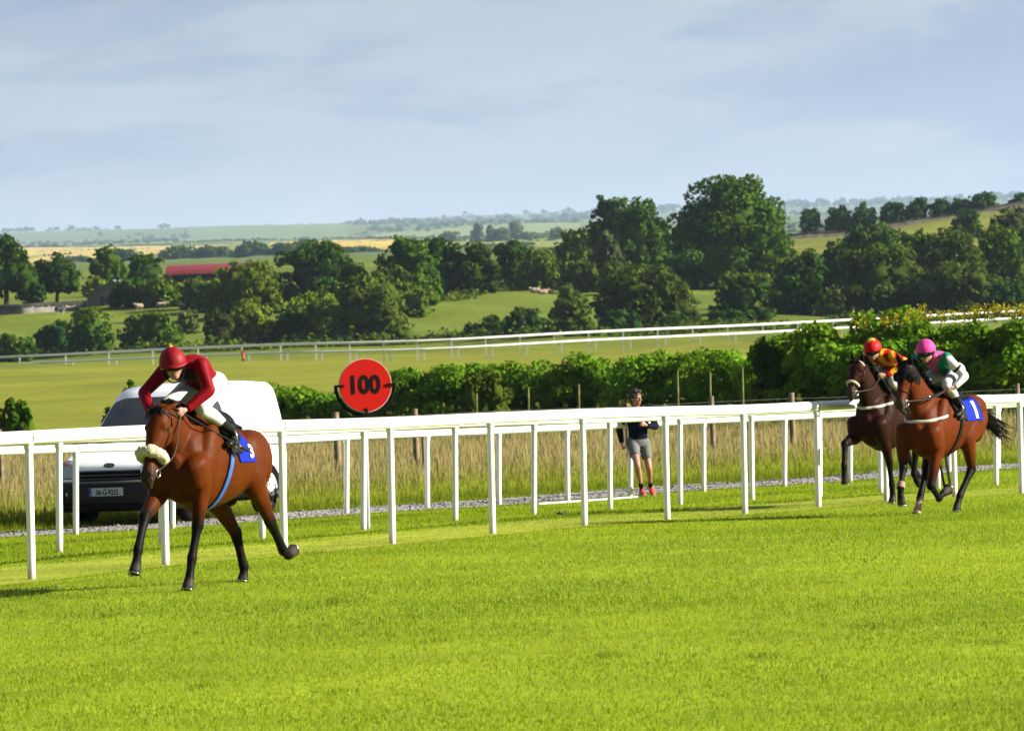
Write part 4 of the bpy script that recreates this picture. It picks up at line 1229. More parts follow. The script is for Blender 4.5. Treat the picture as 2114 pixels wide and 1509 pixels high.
def fuse(mb, name, material, voxel, smooth=6, paint=None, parent=None, fac=.5):
    src = bpy.data.objects.new('tmp', mb.mesh('tmp', [])); COL.objects.link(src)
    r = src.modifiers.new('r', 'REMESH'); r.mode = 'VOXEL'; r.voxel_size = voxel; r.use_smooth_shade = True
    if smooth:
        s = src.modifiers.new('s', 'SMOOTH'); s.factor = fac; s.iterations = smooth
    dg = bpy.context.evaluated_depsgraph_get()
    me = bpy.data.meshes.new_from_object(src.evaluated_get(dg))
    for a in [a.name for a in me.color_attributes]: me.color_attributes.remove(me.color_attributes[a])
    V = np.empty(len(me.vertices) * 3); me.vertices.foreach_get('co', V); V = V.reshape(-1, 3)
    SV, SC = np.concatenate(mb.v), np.concatenate(mb.c)
    kd = kdtree.KDTree(len(SV))
    for i, v in enumerate(SV): kd.insert(v, i)
    kd.balance()
    C = np.empty((len(V), 3))
    for i, v in enumerate(V):
        hit = kd.find_n(v, 3)
        w = [1 / (h[2] + 1e-3) for h in hit]; C[i] = sum(SC[h[1]] * k for h, k in zip(hit, w)) / sum(w)
    if paint: C = paint(V, C)
    ca = me.color_attributes.new('col', 'FLOAT_COLOR', 'POINT')
    ca.data.foreach_set('color', np.concatenate([C, np.ones((len(C), 1))], 1).astype(np.float32).ravel())
    old = src.data; bpy.data.objects.remove(src); bpy.data.meshes.remove(old)
    me.name = name; me.materials.clear(); me.materials.append(material)
    me.polygons.foreach_set('use_smooth', np.ones(len(me.polygons), bool)); me.update()
    return link(bpy.data.objects.new(name, me), parent)

def bvh_of(o):
    me = o.data
    return BVHTree.FromPolygons([v.co[:] for v in me.vertices], [tuple(p.vertices) for p in me.polygons])

COAT = mat('horse_coat', (0, 0, 0), .50, .045, var=.18, scale=5, attr=True, sheen=.0, bump=.35, bscale=15)
LEATHER = mat('dark_leather', (.016, .012, .010), .5, .08, var=.2)
BRIDLE = mat('bridle_leather', (.025, .013, .009), .5, .10)
HAIRB = mat('black_horse_hair', (.009, .008, .007), .6, .04)
STEEL = mat('bit_steel', (.6, .6, .6), .25, .5, metal=.9)
FLEECE = mat('cream_sheepskin', (.82, .74, .52), .95, .1, var=.10, scale=30, bump=1.0, bscale=90)
WEB = mat('white_webbing', (.72, .70, .62), .7, .3)
BLUE = mat('blue_number_cloth', (.008, .028, .42), .65, .05, var=.10, scale=7, bump=.15, bscale=12)
BLUEWEB = mat('blue_girth_webbing', (.03, .12, .42), .6, .3)
NUMW = mat('white_number_print', (.8, .8, .8), .6)
HOODM = mat('black_hood_cloth', (.009, .008, .009), .7, .04, bump=.2, bscale=25)
BK = np.array([.009, .007, .0065])

def build_horse(name, label, O, theta, j, coat, points, **kw):
    root = empty(name, O, math.atan2(-math.cos(theta), -math.sin(theta)))
    tag(root, label, 'horse', 'galloping racehorses')
    wx, wz = j['withers']
    c = np.array(coat); pt = np.array(points); dk = c * .55 + pt * .45
    mb = MB()
    pit = j.get('pitch', 0.0)
    def T(dx, dz): return wx + dx, wz + dz + pit * dx
    body = [(.40, -.52, .12, .18), (.30, -.50, .195, .30), (.12, -.445, .235, .395), (-.12, -.425, .258, .40), (-.42, -.41, .28, .355), (-.68, -.375, .272, .305), (-.88, -.35, .26, .285), (-1.06, -.385, .232, .26), (-1.19, -.44, .165, .20), (-1.25, -.47, .08, .11)]
    organ(mb, [(T(dx, dz)[0], 0, T(dx, dz)[1], a, b, *c) for dx, dz, a, b in body], 4, 24)
    # withers ridge, croup muscles, pectorals, ribcage
    X, Z = T(.0, -.10); organ(mb, [(X + .16, 0, Z - .02, .06, .10, *c), (X, 0, Z + .02, .07, .10, *c), (X - .22, 0, Z - .0, .09, .10, *c), (X - .5, 0, Z - .03, .12, .10, *c)], 4, 12)
    for s in (-1, 1):
        X, Z = T(-.86, -.235); lump(mb, (X, s * .12, Z), (.30, .15, .16), c)
        X, Z = T(.32, -.52); lump(mb, (X, s * .095, Z), (.12, .105, .16), c)
        X, Z = T(.10, -.36); lump(mb, (X, s * .19, Z), (.15, .09, .30), c, np.array(Matrix.Rotation(R(-24), 3, 'Y')))
    # neck
    px, pz = j['poll']; nx, nz = j['nose']
    nb = np.array([T(.10, -.30)[0], T(.10, -.30)[1]]); pl = np.array([px, pz])
    mid = nb * .5 + pl * .5 + np.array([0.0, .03])
    hd = np.array([nx - px, nz - pz]); hl = np.linalg.norm(hd); hd /= hl
    fr = np.array([-hd[1], hd[0]])                        # towards the forehead
    if fr[0] < 0: fr = -fr
    nk = pl - fr * .085 + hd * .03
    organ(mb, [(nb[0] - .06, 0, nb[1], .16, .33, *c), (nb[0] * .75 + nk[0] * .25, 0, nb[1] * .75 + nk[1] * .25, .125, .255, *c), (mid[0] * .9 + nk[0] * .1, 0, mid[1] * .9 + nk[1] * .1 - .03, .10, .19, *c), (nk[0] * .8 + mid[0] * .2, 0, nk[1] * .8 + mid[1] * .2 - .01, .085, .135, *c), (nk[0], 0, nk[1], .078, .105, *c)], 5, 20)
    # head
    def Hd(t, f=0.0): return pl + hd * hl * t + fr * f
    def hs(t, f, a, b, col): q = Hd(t, f); return (q[0], 0, q[1], a, b, *col)
    mz = np.array(kw.get('muzzle', dk))
    organ(mb, [hs(-.06, -.075, .062, .06, c), hs(.06, -.07, .088, .095, c), hs(.22, -.075, .103, .115, c), hs(.38, -.075, .088, .112, c), hs(.55, -.072, .066, .092, c), hs(.72, -.070, .057, .078, c * .8 + mz * .2), hs(.87, -.068, .060, .074, mz), hs(.965, -.07, .050, .055, mz)], 5, 20)
    for s in (-1, 1):
        q = Hd(.27, -.12); lump(mb, (q[0], s * .055, q[1]), (.105, .04, .10), c)                  # cheek
        q = Hd(.24, -.03); lump(mb, (q[0], s * .082, q[1]), (.045, .028, .03), c)                    # brow over the eye
        q = Hd(.90, -.035); lump(mb, (q[0], s * .040, q[1]), (.035, .024, .032), mz)                 # nostril wing
        e = kw.get('ear_back', .35)                                                            # ears
        b = Hd(-.03, -.04); d = fr * (1 - e) - hd * .8 * 1 - fr * e * .6; d /= np.linalg.norm(d)
        b3 = np.array([b[0], s * .058, b[1]]); d3 = np.array([d[0], s * (.22 + kw.get('ear_out', 0)), d[1]])
        organ(mb, [(*(b3 - d3 * .02), .030, .026, *c), (*(b3 + d3 * .05), .036, .022, *c), (*(b3 + d3 * .09), .026, .016, *dk), (*(b3 + d3 * .145), .008, .007, *pt)], 4, 10)
    q = Hd(1.0, -.115); lump(mb, (q[0], 0, q[1]), (.036, .036, .032), mz)                              # chin
    # legs
    hooves = []
    def leg_front(s, sh, el, kn, fe, co, toe, white=False):
        pb = kw.get('sock_col', np.array([.62, .48, .40])) if white else pt
        sh, el, kn, fe, co, toe = (np.array(q, float) for q in (sh, el, kn, fe, co, toe))
        fa = el * .45 + kn * .55
        organ(mb, [(*sh, .125, .17, *c), (*(sh * .4 + el * .6), .105, .155, *c), (*el, .082, .118, *c), (*(el * .7 + kn * .3), .070, .090, *c), (*fa, 0.066, 0.077, *(c * .8 + pt * .2)), (*(el * .12 + kn * .88), 0.052, 0.056, *(c * .25 + pt * .75)), (*kn, 0.056, 0.060, *pt), (*(kn * .82 + fe * .18), 0.044, 0.046, *pt), (*(kn * .5 + fe * .5), 0.035, 0.042, *pt), (*(kn * .15 + fe * .85), 0.038, 0.047, *pt), (*fe, 0.045, 0.052, *pt), (*(fe * .5 + co * .5), 0.036, 0.038, *(pt * .5 + pb * .5)), (*co, .043, .046, *pb)], 4, 14)
        hoof(fe, co, toe, pb)
        lump(mb, kn + (kn - fe) * .0, (.046, .050, .06), pt)
    def hoof(fe, co, toe, pb):
        d = toe - co; L = np.linalg.norm(d); d /= L
        hc = np.array([.05, .042, .036]) if pb is pt else np.array([.45, .33, .24])
        hooves.append((toe, d))
        organ(mb, [(*co, .042, .046, *pb), (*(co + d * L * .25), .046, .049, *hc), (*(co + d * L * 1.0), .056, .062, *hc)], 3, 16, flat=True)
    def leg_hind(s, hp, st, hk, fe, co, toe, white=False):
        hp, st, hk, fe, co, toe = (np.array(q, float) for q in (hp, st, hk, fe, co, toe))
        pb = kw.get('sock_col', np.array([.62, .48, .40])) if white else pt
        organ(mb, [(*hp, .15, .24, *c), (*(hp * .5 + st * .5), .135, .225, *c), (*st, .105, .165, *c), (*(st * .68 + hk * .32), .078, .115, *c), (*(st * .35 + hk * .65), 0.062, 0.085, *(c * .75 + pt * .25)), (*(st * .1 + hk * .9), 0.050, 0.068, *(c * .3 + pt * .7)), (*hk, 0.053, 0.072, *pt), (*(hk * .8 + fe * .2), 0.046, 0.056, *pt), (*(hk * .5 + fe * .5), 0.038, 0.045, *pt), (*(hk * .15 + fe * .85), 0.041, 0.049, *pt), (*fe, 0.046, 0.053, *pt), (*(fe * .5 + co * .5), 0.037, 0.040, *(pt * .5 + pb * .5)), (*co, .043, .046, *pb)], 4, 14)
        hoof(fe, co, toe, pb)
        # point of the hock, stands out behind the joint
        bend = (st - hk) / np.linalg.norm(st - hk) + (fe - hk) / np.linalg.norm(fe - hk)
        if np.linalg.norm(bend) > .05: lump(mb, hk - bend / np.linalg.norm(bend) * .035 + (st - hk) * .08, (.036, .03, .045), pt)
        bt = hp * .55 + st * .45 + np.array([-.17, 0, .02]); lump(mb, bt, (.16, .12, .24), c)
    leg_front(1, *j['FL']); leg_front(-1, *j['FR'])
    leg_hind(1, *j['HL'][:6], white=j.get('whiteHL', False)); leg_hind(-1, *j['HR'][:6], white=j.get('whiteHR', False))
    if kw.get('male'):
        X, Z = T(-.72, -.70); lump(mb, (X, 0, Z), (.10, .05, .055), BK)
    paint = kw.get('paint')
    b = fuse(mb, 'body', COAT, .0125, 7, paint, root)
    tree_ = bvh_of(b)
    def cast(o, d, off=.006, far=1.2):
        d = Vector(d).normalized(); o = Vector(o)
        h = tree_.ray_cast(o - d * far, d)
        if h[0] is None: return np.array(o), np.array(-d)
        return np.array(h[0] + h[1] * off), np.array(h[1])
    for tp, d in hooves:                                       # iron shoes
        u = np.cross(d, [0, 1, 0]); u /= np.linalg.norm(u); w = np.cross(d, u); a = np.linspace(R(-140), R(140), 18)
        if u[0] < 0: u = -u
        rg = tp + d * .004 + np.outer(np.cos(a), u) * .054 + np.outer(np.sin(a), w) * .050
        MB().tube(rg, np.tile([.009, .005], (18, 1)), 6, side=w).build('horseshoe', STEEL, root, True)
    # eyes and nostrils
    for s in (-1, 1):
        q = Hd(.245, -.058); p, n_ = cast((q[0], s * .0, q[1]), (0, -s, 0), -.010)
        MB().ball(p, .024, 12, 8).build('eye', mat('horse_eye', (.008, .005, .004), .08, .6, var=0), root, True)
        q = Hd(.915, -.045); p, n_ = cast((q[0] + hd[0] * .0, 0, q[1]), np.array([-hd[0] * .5, -s * 1.0, -hd[1] * .5]), -.004)
        MB().ball(p, (.014, .010, .022), 10, 7).build('nostril', mat('nostril_dark', (.006, .004, .004), .6, var=0), root, True)
    # mane and forelock: hanks of hair laid over the crest
    m = MB(); g = np.random.default_rng(11)
    top0 = np.array([T(.02, .0)[0], T(.02, .0)[1]])
    for t in np.linspace(0.05, 1.0, 46):
        ax = nb * (1 - t) + nk * t
        bx, n_ = cast((ax[0], 0, ax[1]), (fr[0] * .55 + .0 - .1, 0, -1.0), .002)
        for q in range(4):
            s = g.choice([-1, 1]) * kw.get('mane_side', 1)
            l = g.uniform(.06, .12); y0 = g.normal(0, .012)
            p0 = bx + [0, y0, 0]
            p1 = p0 + np.array([-.03, s * .035, .025 + g.uniform(0, .02)]); p2 = p0 + np.array([-.06 - g.uniform(0, .05), s * (.05 + g.uniform(0, .03)), -l * .4 + .03])
            m.tube(spline([p0, p1, p2], 5), np.array([.010, .011, .010, .007, .002]), 5)
    m.build('mane', HAIRB, root, True); m = MB()
    for q in range(30):
        b0 = Hd(-.02, -.0); p0 = np.array([b0[0], g.normal(0, .02), b0[1]])
        e = Hd(g.uniform(.08, .16), g.uniform(.0, .012)); p2 = np.array([e[0], p0[1] * 1.6 + g.normal(0, .012), e[1]]); 
        m.tube(spline([p0, (p0 + p2) / 2 + np.array([fr[0], 0, fr[1]]) * .018, p2], 5), np.array([.010, .010, .008, .006, .002]), 5)
    m.build('forelock', HAIRB, root, True)
    # tail
    m = MB(); tl = np.array(j['tail'])
    path = spline(tl, 12)
    for q in range(170):
        sp = g.normal(0, 1, 3) * np.array([.03, .035, .04]); k = g.uniform(.7, 1.08); nn = max(4, int(12 * min(k, 1)))
        fan = np.linspace(.18, 1, 12) ** 1.1 * kw.get('tail_fan', 1.6)
        pth = path + sp[None] * fan[:, None] + g.normal(0, .006, (12, 3))
        pth = pth[:nn]
        m.tube(pth, np.linspace(.009, .0025, nn), 4)
    organ_path = path[:5]
    m.tube(organ_path, np.array([.045, .05, .05, .04, .02]), 10)
    m.build('tail', HAIRB, root, True)
    H = dict(root=root, cast=cast, T=T, Hd=Hd, hd=hd, fr=fr, hl=hl, wx=wx, wz=wz, body=b)
    # bridle: straps laid round the head
    def ring(t, f0, r, m_, nm, tilt=0.0, off=.004, width=None, arc=(0, 360), n=40):
        q = Hd(t, f0); P = []
        for a in np.linspace(R(arc[0]), R(arc[1]), n):
            u = fr * math.cos(a) + hd * tilt * math.cos(a); d = np.array([u[0], math.sin(a), u[1]])
            p, n_ = cast((q[0], 0, q[1]), -d, off, .19); P.append(p)
        P = np.array(P)
        if arc == (0, 360): P = np.vstack([P[:-1], P[:1], P[1:2]])
        k = MB(); k.tube(P, np.tile([width or r, r], (len(P), 1)), 8, side=(hd[0], 0, hd[1])); return k.build(nm, m_, root, True)
    H['ring'] = ring
    def woolly(t, f0, r, off, arc, nm, m_, n=54):
        q = Hd(t, f0); mb2 = MB(); g2 = np.random.default_rng(5)
        for a in np.linspace(R(-arc), R(arc), n):
            u = fr * math.cos(a); d = np.array([u[0], math.sin(a), u[1]])
            p, n_ = cast((q[0], 0, q[1]), -d, off, .19)
            for k in range(7):
                lump(mb2, p + g2.normal(0, r * .20, 3) + n_ * r * .1, np.ones(3) * r * g2.uniform(.62, .80), (.7, .62, .43))
        return fuse(mb2, nm, m_, .006, 5, None, root)
    H['woolly'] = woolly
    ring(.56 if kw.get('nose_t') is None else kw['nose_t'], -.07, .006, BRIDLE, 'noseband', width=.011)
    ring(.08, -.06, .006, kw.get('brow_mat', BRIDLE), 'browband', tilt=-.35, width=.011, arc=(-95, 95))
    ring(.0, -.10, .006, BRIDLE, 'headpiece', width=.011, tilt=.25)
    for s in (-1, 1):
        P = []
        for t, f in ((.06, -.10), (.20, -.10), (.36, -.10), (.52, -.105), (.68, -.11), (.80, -.115)):
            q = Hd(t, f); p, n_ = cast((q[0], 0, q[1]), (0, -s, 0), .004); P.append(p)
        k = MB(); k.tube(spline(P, 14), np.tile([.011, .005], (14, 1)), 8, side=(hd[0], 0, hd[1])); k.build('cheekpiece', BRIDLE, root, True)
        q = P[-1]; a = np.linspace(0, 2 * np.pi, 17)
        rg = np.stack([q[0] + np.cos(a) * .036, np.full(17, q[1] + s * .008), q[2] - .012 + np.sin(a) * .036], 1)
        MB().tube(rg, .0055, 6).build('bit_ring', STEEL, root, True)
        H['bit%+d' % s] = q
    return H

def wrap(H, nm, m_, x0, x1, a0, a1, off, zc=None, nx=14, na=26, shift=0.0, thick=.010, flare=0.0):
    """a cloth laid over the back: angles measured from the top, + on the horse's own left"""
    zc = H['wz'] - .42 if zc is None else zc
    g1, g2 = [], []
    for i in range(nx):
        for k in range(na):
            t = i / (nx - 1); a = R(a0 + (a1 - a0) * k / (na - 1)); x = x0 + (x1 - x0) * t + shift * abs(a) + flare * (1 - 2 * t) * -abs(a)
            p, n_ = H['cast']((x, 0, zc), (0, -math.sin(a), -math.cos(a)), off)
            g1.append(p); g2.append(p + n_ * thick)
    nn = nx * na; V = g1 + g2; F = []
    for i in range(nx - 1):
        for k in range(na - 1):
            q = [i * na + k, (i + 1) * na + k, (i + 1) * na + k + 1, i * na + k + 1]
            F.append(q[::-1]); F.append([w + nn for w in q])
    def rim(idx):
        for a_, b_ in zip(idx[:-1], idx[1:]): F.append([a_, b_, b_ + nn, a_ + nn])
    rim([k for k in range(na)]); rim([(nx - 1) * na + k for k in range(na)][::-1]); rim([i * na for i in range(nx)][::-1]); rim([i * na + na - 1 for i in range(nx)])
    return MB().add(V, F).build(nm, m_, H['root'], True)

def fine(V, F, step):
    b = bmesh.new(); vs = [b.verts.new(v) for v in V]
    for f in F:
        try: b.faces.new([vs[i] for i in f])
        except ValueError: pass
    bmesh.ops.triangulate(b, faces=b.faces[:])
    for _ in range(5):
        lg = [e for e in b.edges if e.calc_length() > step]
        if not lg: break
        bmesh.ops.subdivide_edges(b, edges=lg, cuts=1); bmesh.ops.triangulate(b, faces=[f for f in b.faces if len(f.verts) > 3])
    b.verts.index_update(); V = np.array([v.co[:] for v in b.verts]); F = [tuple(v.index for v in f.verts) for f in b.faces]; b.free()
    return V, F

def number_on(H, txt, size, xc, ac, off, rad=.34, bold=.008):
    V, F = text_mesh(txt, size, bold, res=5)
    V, F = fine(V, F, .03)
    # cut long edges is not needed: the figure spans a gently curved side
    out = []
    for v in V:
        a = R(ac) - v[1] / rad; x = xc - v[0]
        p, n_ = H['cast']((x, 0, H['wz'] - .42), (0, -math.sin(a), -math.cos(a)), off); out.append(p)
    return MB().add(out, F).build('number', NUMW, H['root'])

def tack(H, girth_mat, cloth=(.26, .88), a1=78, gx=.46):
    wx, wz, root = H['wx'], H['wz'], H['root']
    wrap(H, 'saddle_cloth', BLUE, wx - cloth[0], wx - cloth[1], -a1, a1, .004, shift=-.13)
    wrap(H, 'saddle_pad', LEATHER, wx - .06, wx - .25, -76, 76, .017, thick=.012, shift=-.11)
    wrap(H, 'saddle', mat('black_saddle', (.010, .009, .009), .4, .08), wx - .20, wx - .62, -32, 32, .03, thick=.03)
    wrap(H, 'girth', girth_mat, wx - gx, wx - gx + .06, 60, 180, .012, nx=4, na=34, shift=.10, thick=.007)
    wrap(H, 'girth', girth_mat, wx - gx, wx - gx + .06, -60, -180, .012, nx=4, na=34, shift=.10, thick=.007)

# ------------------------------------------------------------------ people
SKIN = mat('skin', (0, 0, 0), .55, .35, var=.05, scale=20, attr=True)
SKN = np.array([.50, .27, .19])
def fabric(name, **k): return mat(name, (0, 0, 0), k.get('rough', .7), k.get('spec', .05), var=k.get('var', .06), scale=7, attr=True, bump=k.get('bump', .35), bscale=k.get('bs', 16))
SILK = fabric('racing_silk', rough=.55, spec=.06)
CLOTH = fabric('woven_cloth', rough=.85)
BREECH = fabric('white_breeches', rough=.6, bump=.25)

def v3(*a): return np.array(a, float)
def unit(a): a = np.asarray(a, float); return a / (np.linalg.norm(a) + 1e-12)

def head_on(mb, c, fwd, up, k=1.0, skin=SKN, hair=None):
    """skull, jaw, nose, lips, ears; c is the middle of the skull"""
    f = unit(fwd); u = unit(np.asarray(up) - f * (np.asarray(up) @ f)); s = np.cross(u, f)      # s: the person's left
    M = np.stack([f, s, u], 1)
    def L(p, r, col): lump(mb, c + M @ (np.array(p) * k), np.array(r) * k, col, M)
    L((-.01, 0, .03), (.098, .077, .098), hair if hair is not None else skin)
    L((.03, 0, -.03), (.068, .064, .085), skin)
    L((.048, 0, -.085), (.044, .044, .036), skin)
    L((.02, 0, -.065), (.066, .056, .045), skin)
    L((.102, 0, -.022), (.020, .013, .022), skin); L((.092, 0, .0), (.012, .010, .026), skin)
    L((.088, 0, -.068), (.012, .024, .008), skin * np.array([.85, .6, .6])); L((.086, 0, -.078), (.012, .020, .007), skin * np.array([.85, .6, .6]))
    for q in (-1, 1):
        L((.0, q * .076, -.015), (.018, .010, .030), skin); L((.070, q * .034, -.028), (.020, .022, .020), skin)
        L((.078, q * .032, .022), (.014, .024, .008), skin * .8)
    return M

def fist(mb, h, d, inn, k=1.0, skin=SKN, thumb_up=(0, 0, 1)):
    """closed hand: palm at h, knuckles along d, fingers curl towards inn"""
    d = unit(d); t = unit(np.asarray(thumb_up, float) - d * (np.asarray(thumb_up, float) @ d)); i = np.cross(d, t); 
    if i @ np.asarray(inn) < 0: i = -i
    M = np.stack([d, i, t], 1)
    lump(mb, h, np.array([.042, .019, .040]) * k, skin, M)
    for n_, (o, ln) in enumerate(((.033, .9), (.011, 1.0), (-.011, .95), (-.032, .78))):
        a = h + (d * .036 + t * o) * k
        P = [a - d * .018 * k, a, a + (d * .012 + i * .020) * k * ln, a + (-d * .004 + i * .037) * k * ln, a + (-d * .026 + i * .034) * k * ln]
        r = .0092 * k
        organ(mb, [(*p, r, r, *skin) for p in P], 3, 8)
    a = h + (t * .036 - d * .012) * k
    organ(mb, [(*(h - d * .03 * k + t * .02 * k), .012 * k, .012 * k, *skin), (*a, .0105 * k, .0105 * k, *skin), (*(a + (d * .028 + i * .014) * k), .0095 * k, .0095 * k, *skin), (*(a + (d * .045 + i * .030) * k), .008 * k, .008 * k, *skin)], 3, 8)

def build_person(root, sk, k=.93, skin=SKN, top=None, bottom=None, shoe=None, hair=None, shorts=False, sock=None, sleeves_to=1.0, top_mat=None, bottom_mat=None, shoe_mat=None, top_paint=None, hem=None):
    g = {a: np.array(b, float) for a, b in sk.items() if a not in ('face', 'up')}
    pel = (g['hipL'] + g['hipR']) / 2; ch = g['chest']; sh = (g['shL'] + g['shR']) / 2; nk = g['neck']; hd = g['head']
    side = unit(g['shL'] - g['shR'])
    def torso(mb, e, col, low=0.0):
        q = [(pel + (pel - ch) * low, .155, .110), (pel * .72 + ch * .28, .140, .098), (pel * .4 + ch * .6, .142, .103), (ch, .165, .115), (ch * .4 + sh * .6, .165, .105), (sh + (sh - ch) * .12, .095, .075)]
        organ(mb, [(*p, a * k + e, b * k + e, *col) for p, a, b in q], 5, 22, side)
        for s in ('L', 'R'): lump(mb, g['sh' + s], np.array([.062, .062, .062]) * k + e, col)
    def arm(mb, s, e, col, to=1.0, fin=None):
        a, b, w = g['sh' + s], g['elb' + s], g['wr' + s]
        pts = [(a, .060), (a * .6 + b * .4, .050), (a * .15 + b * .85, .042), (b, .041), (b * .7 + w * .3, .041), (b * .3 + w * .7, .033), (w, .027)]
        if to < 1: pts = pts[:int(round(len(pts) * to))]
        organ(mb, [(*p, r * k + e, r * k + e, *col) for p, r in pts], 4, 14)
    def leg(mb, s, e, col, c2=None, a=0, b_=99):
        h, n_, an = g['hip' + s], g['knee' + s], g['ank' + s]
        c2 = col if c2 is None else c2
        calf = n_ * .62 + an * .38 + unit(np.cross(side, unit(n_ - an))) * -.012
        pts = [(h, .100, col), (h * .7 + n_ * .3, .086, col), (h * .3 + n_ * .7, .066, col), (n_, .056, col), (n_ * .82 + an * .18, .052, c2), (calf, .053, c2), (n_ * .3 + an * .7, .038, c2), (an, .031, c2)]
        pts = pts[a:b_]
        organ(mb, [(*p, r * k + e, r * k * 1.05 + e, *c) for p, r, c in pts], 4, 16)
    # the body itself: one skin from crown to soles
    mb = MB()
    torso(mb, -.006, skin); organ(mb, [(*sh, .06 * k, .06 * k, *skin), (*(nk), .054 * k, .056 * k, *skin), (*(nk * .4 + hd * .6), .052 * k, .056 * k, *skin)], 4, 14)
    head_on(mb, hd, sk['face'], sk['up'], k * 1.02, skin, hair)
    for s in ('L', 'R'):
        arm(mb, s, -.004, skin); leg(mb, s, -.004, skin)
        organ(mb, [(*g['heel' + s], .030 * k, .036 * k, *skin), (*(g['heel' + s] * .5 + g['toe' + s] * .5), .034 * k, .030 * k, *skin), (*g['toe' + s], .036 * k, .020 * k, *skin)], 4, 12)
        d = unit(g['hand' + s] - g['wr' + s])
        inn = (g['handR'] - g['handL']) if s == 'L' else (g['handL'] - g['handR'])
        fist(mb, g['hand' + s], d, unit(inn) + np.array([0, 0, -.2]), k * 1.02, skin)
        organ(mb, [(*g['wr' + s], .025 * k, .022 * k, *skin), (*(g['hand' + s] - d * .02), .026 * k, .028 * k, *skin)], 3, 10)
    fuse(mb, 'body', SKIN, .0062, 3, None, root)
    # clothes
    mb = MB(); torso(mb, .014, top, .10 if hem is None else hem)
    for s in ('L', 'R'): arm(mb, s, .014, top)
    organ(mb, [(*sh, .075 * k, .075 * k, *top), (*(nk * .8 + sh * .2), .062 * k, .062 * k, *top)], 3, 14)
    fuse(mb, 'jacket' if not shorts else 'sweater', top_mat or SILK, .009, 4, top_paint, root)
    mb = MB()
    q = [(pel + (ch - pel) * .22, .143, .100), (pel, .160, .118), (pel - (ch - pel) * .18, .13, .105)]
    organ(mb, [(*p, a * k + .012, b * k + .012, *bottom) for p, a, b in q], 4, 20, side)
    for s in ('L', 'R'):
        if shorts:
            h, n_ = g['hip' + s], g['knee' + s]
            organ(mb, [(*(h + (h - n_) * .05), .092 * k + .008, .098 * k + .008, *bottom), (*(h * .7 + n_ * .3), .086 * k + .006, .09 * k + .006, *bottom), (*(h * .45 + n_ * .55), .080 * k + .006, .085 * k + .006, *bottom)], 4, 16)
        else:
            leg(mb, s, .010, bottom, None, 0, 7)
    fuse(mb, 'shorts' if shorts else 'breeches', bottom_mat or BREECH, .009, 4, None, root)
    for s in ('L', 'R'):
        mb = MB(); an, he, to, n_ = g['ank' + s], g['heel' + s], g['toe' + s], g['knee' + s]
        topc = an * .45 + n_ * .55 if not shorts else an * .96 + n_ * .04
        if not shorts:
            organ(mb, [(*(an * .62 + n_ * .38), .052 * k, .054 * k, *shoe), (*(an * .8 + n_ * .2), .046 * k, .048 * k, *shoe), (*an, .043 * k, .046 * k, *shoe), (*(an * .4 + he * .6), .042 * k, .046 * k, *shoe)], 4, 14)
        organ(mb, [(*(he + (he - to) * .05), .036 * k, .044 * k, *shoe), (*(he * .6 + to * .4), .043 * k, .046 * k, *shoe), (*(he * .25 + to * .75), .047 * k, .036 * k, *shoe), (*(to + (to - he) * .06), .036 * k, .024 * k, *shoe)], 4, 14)
        if shorts: organ(mb, [(*an, .04 * k, .042 * k, *shoe), (*he, .036 * k, .04 * k, *shoe)], 3, 12)
        fuse(mb, 'boot' if not shorts else 'shoe', shoe_mat or mat('polished_boot', (0, 0, 0), .35, .10, attr=True), .007, 3, None, root)
        if sock is not None:
            mb = MB(); organ(mb, [(*(an * .80 + n_ * .20), .038 * k, .039 * k, *sock), (*an, .037 * k, .038 * k, *sock)], 3, 12)
            fuse(mb, 'sock', CLOTH, .007, 2, None, root)
    return g

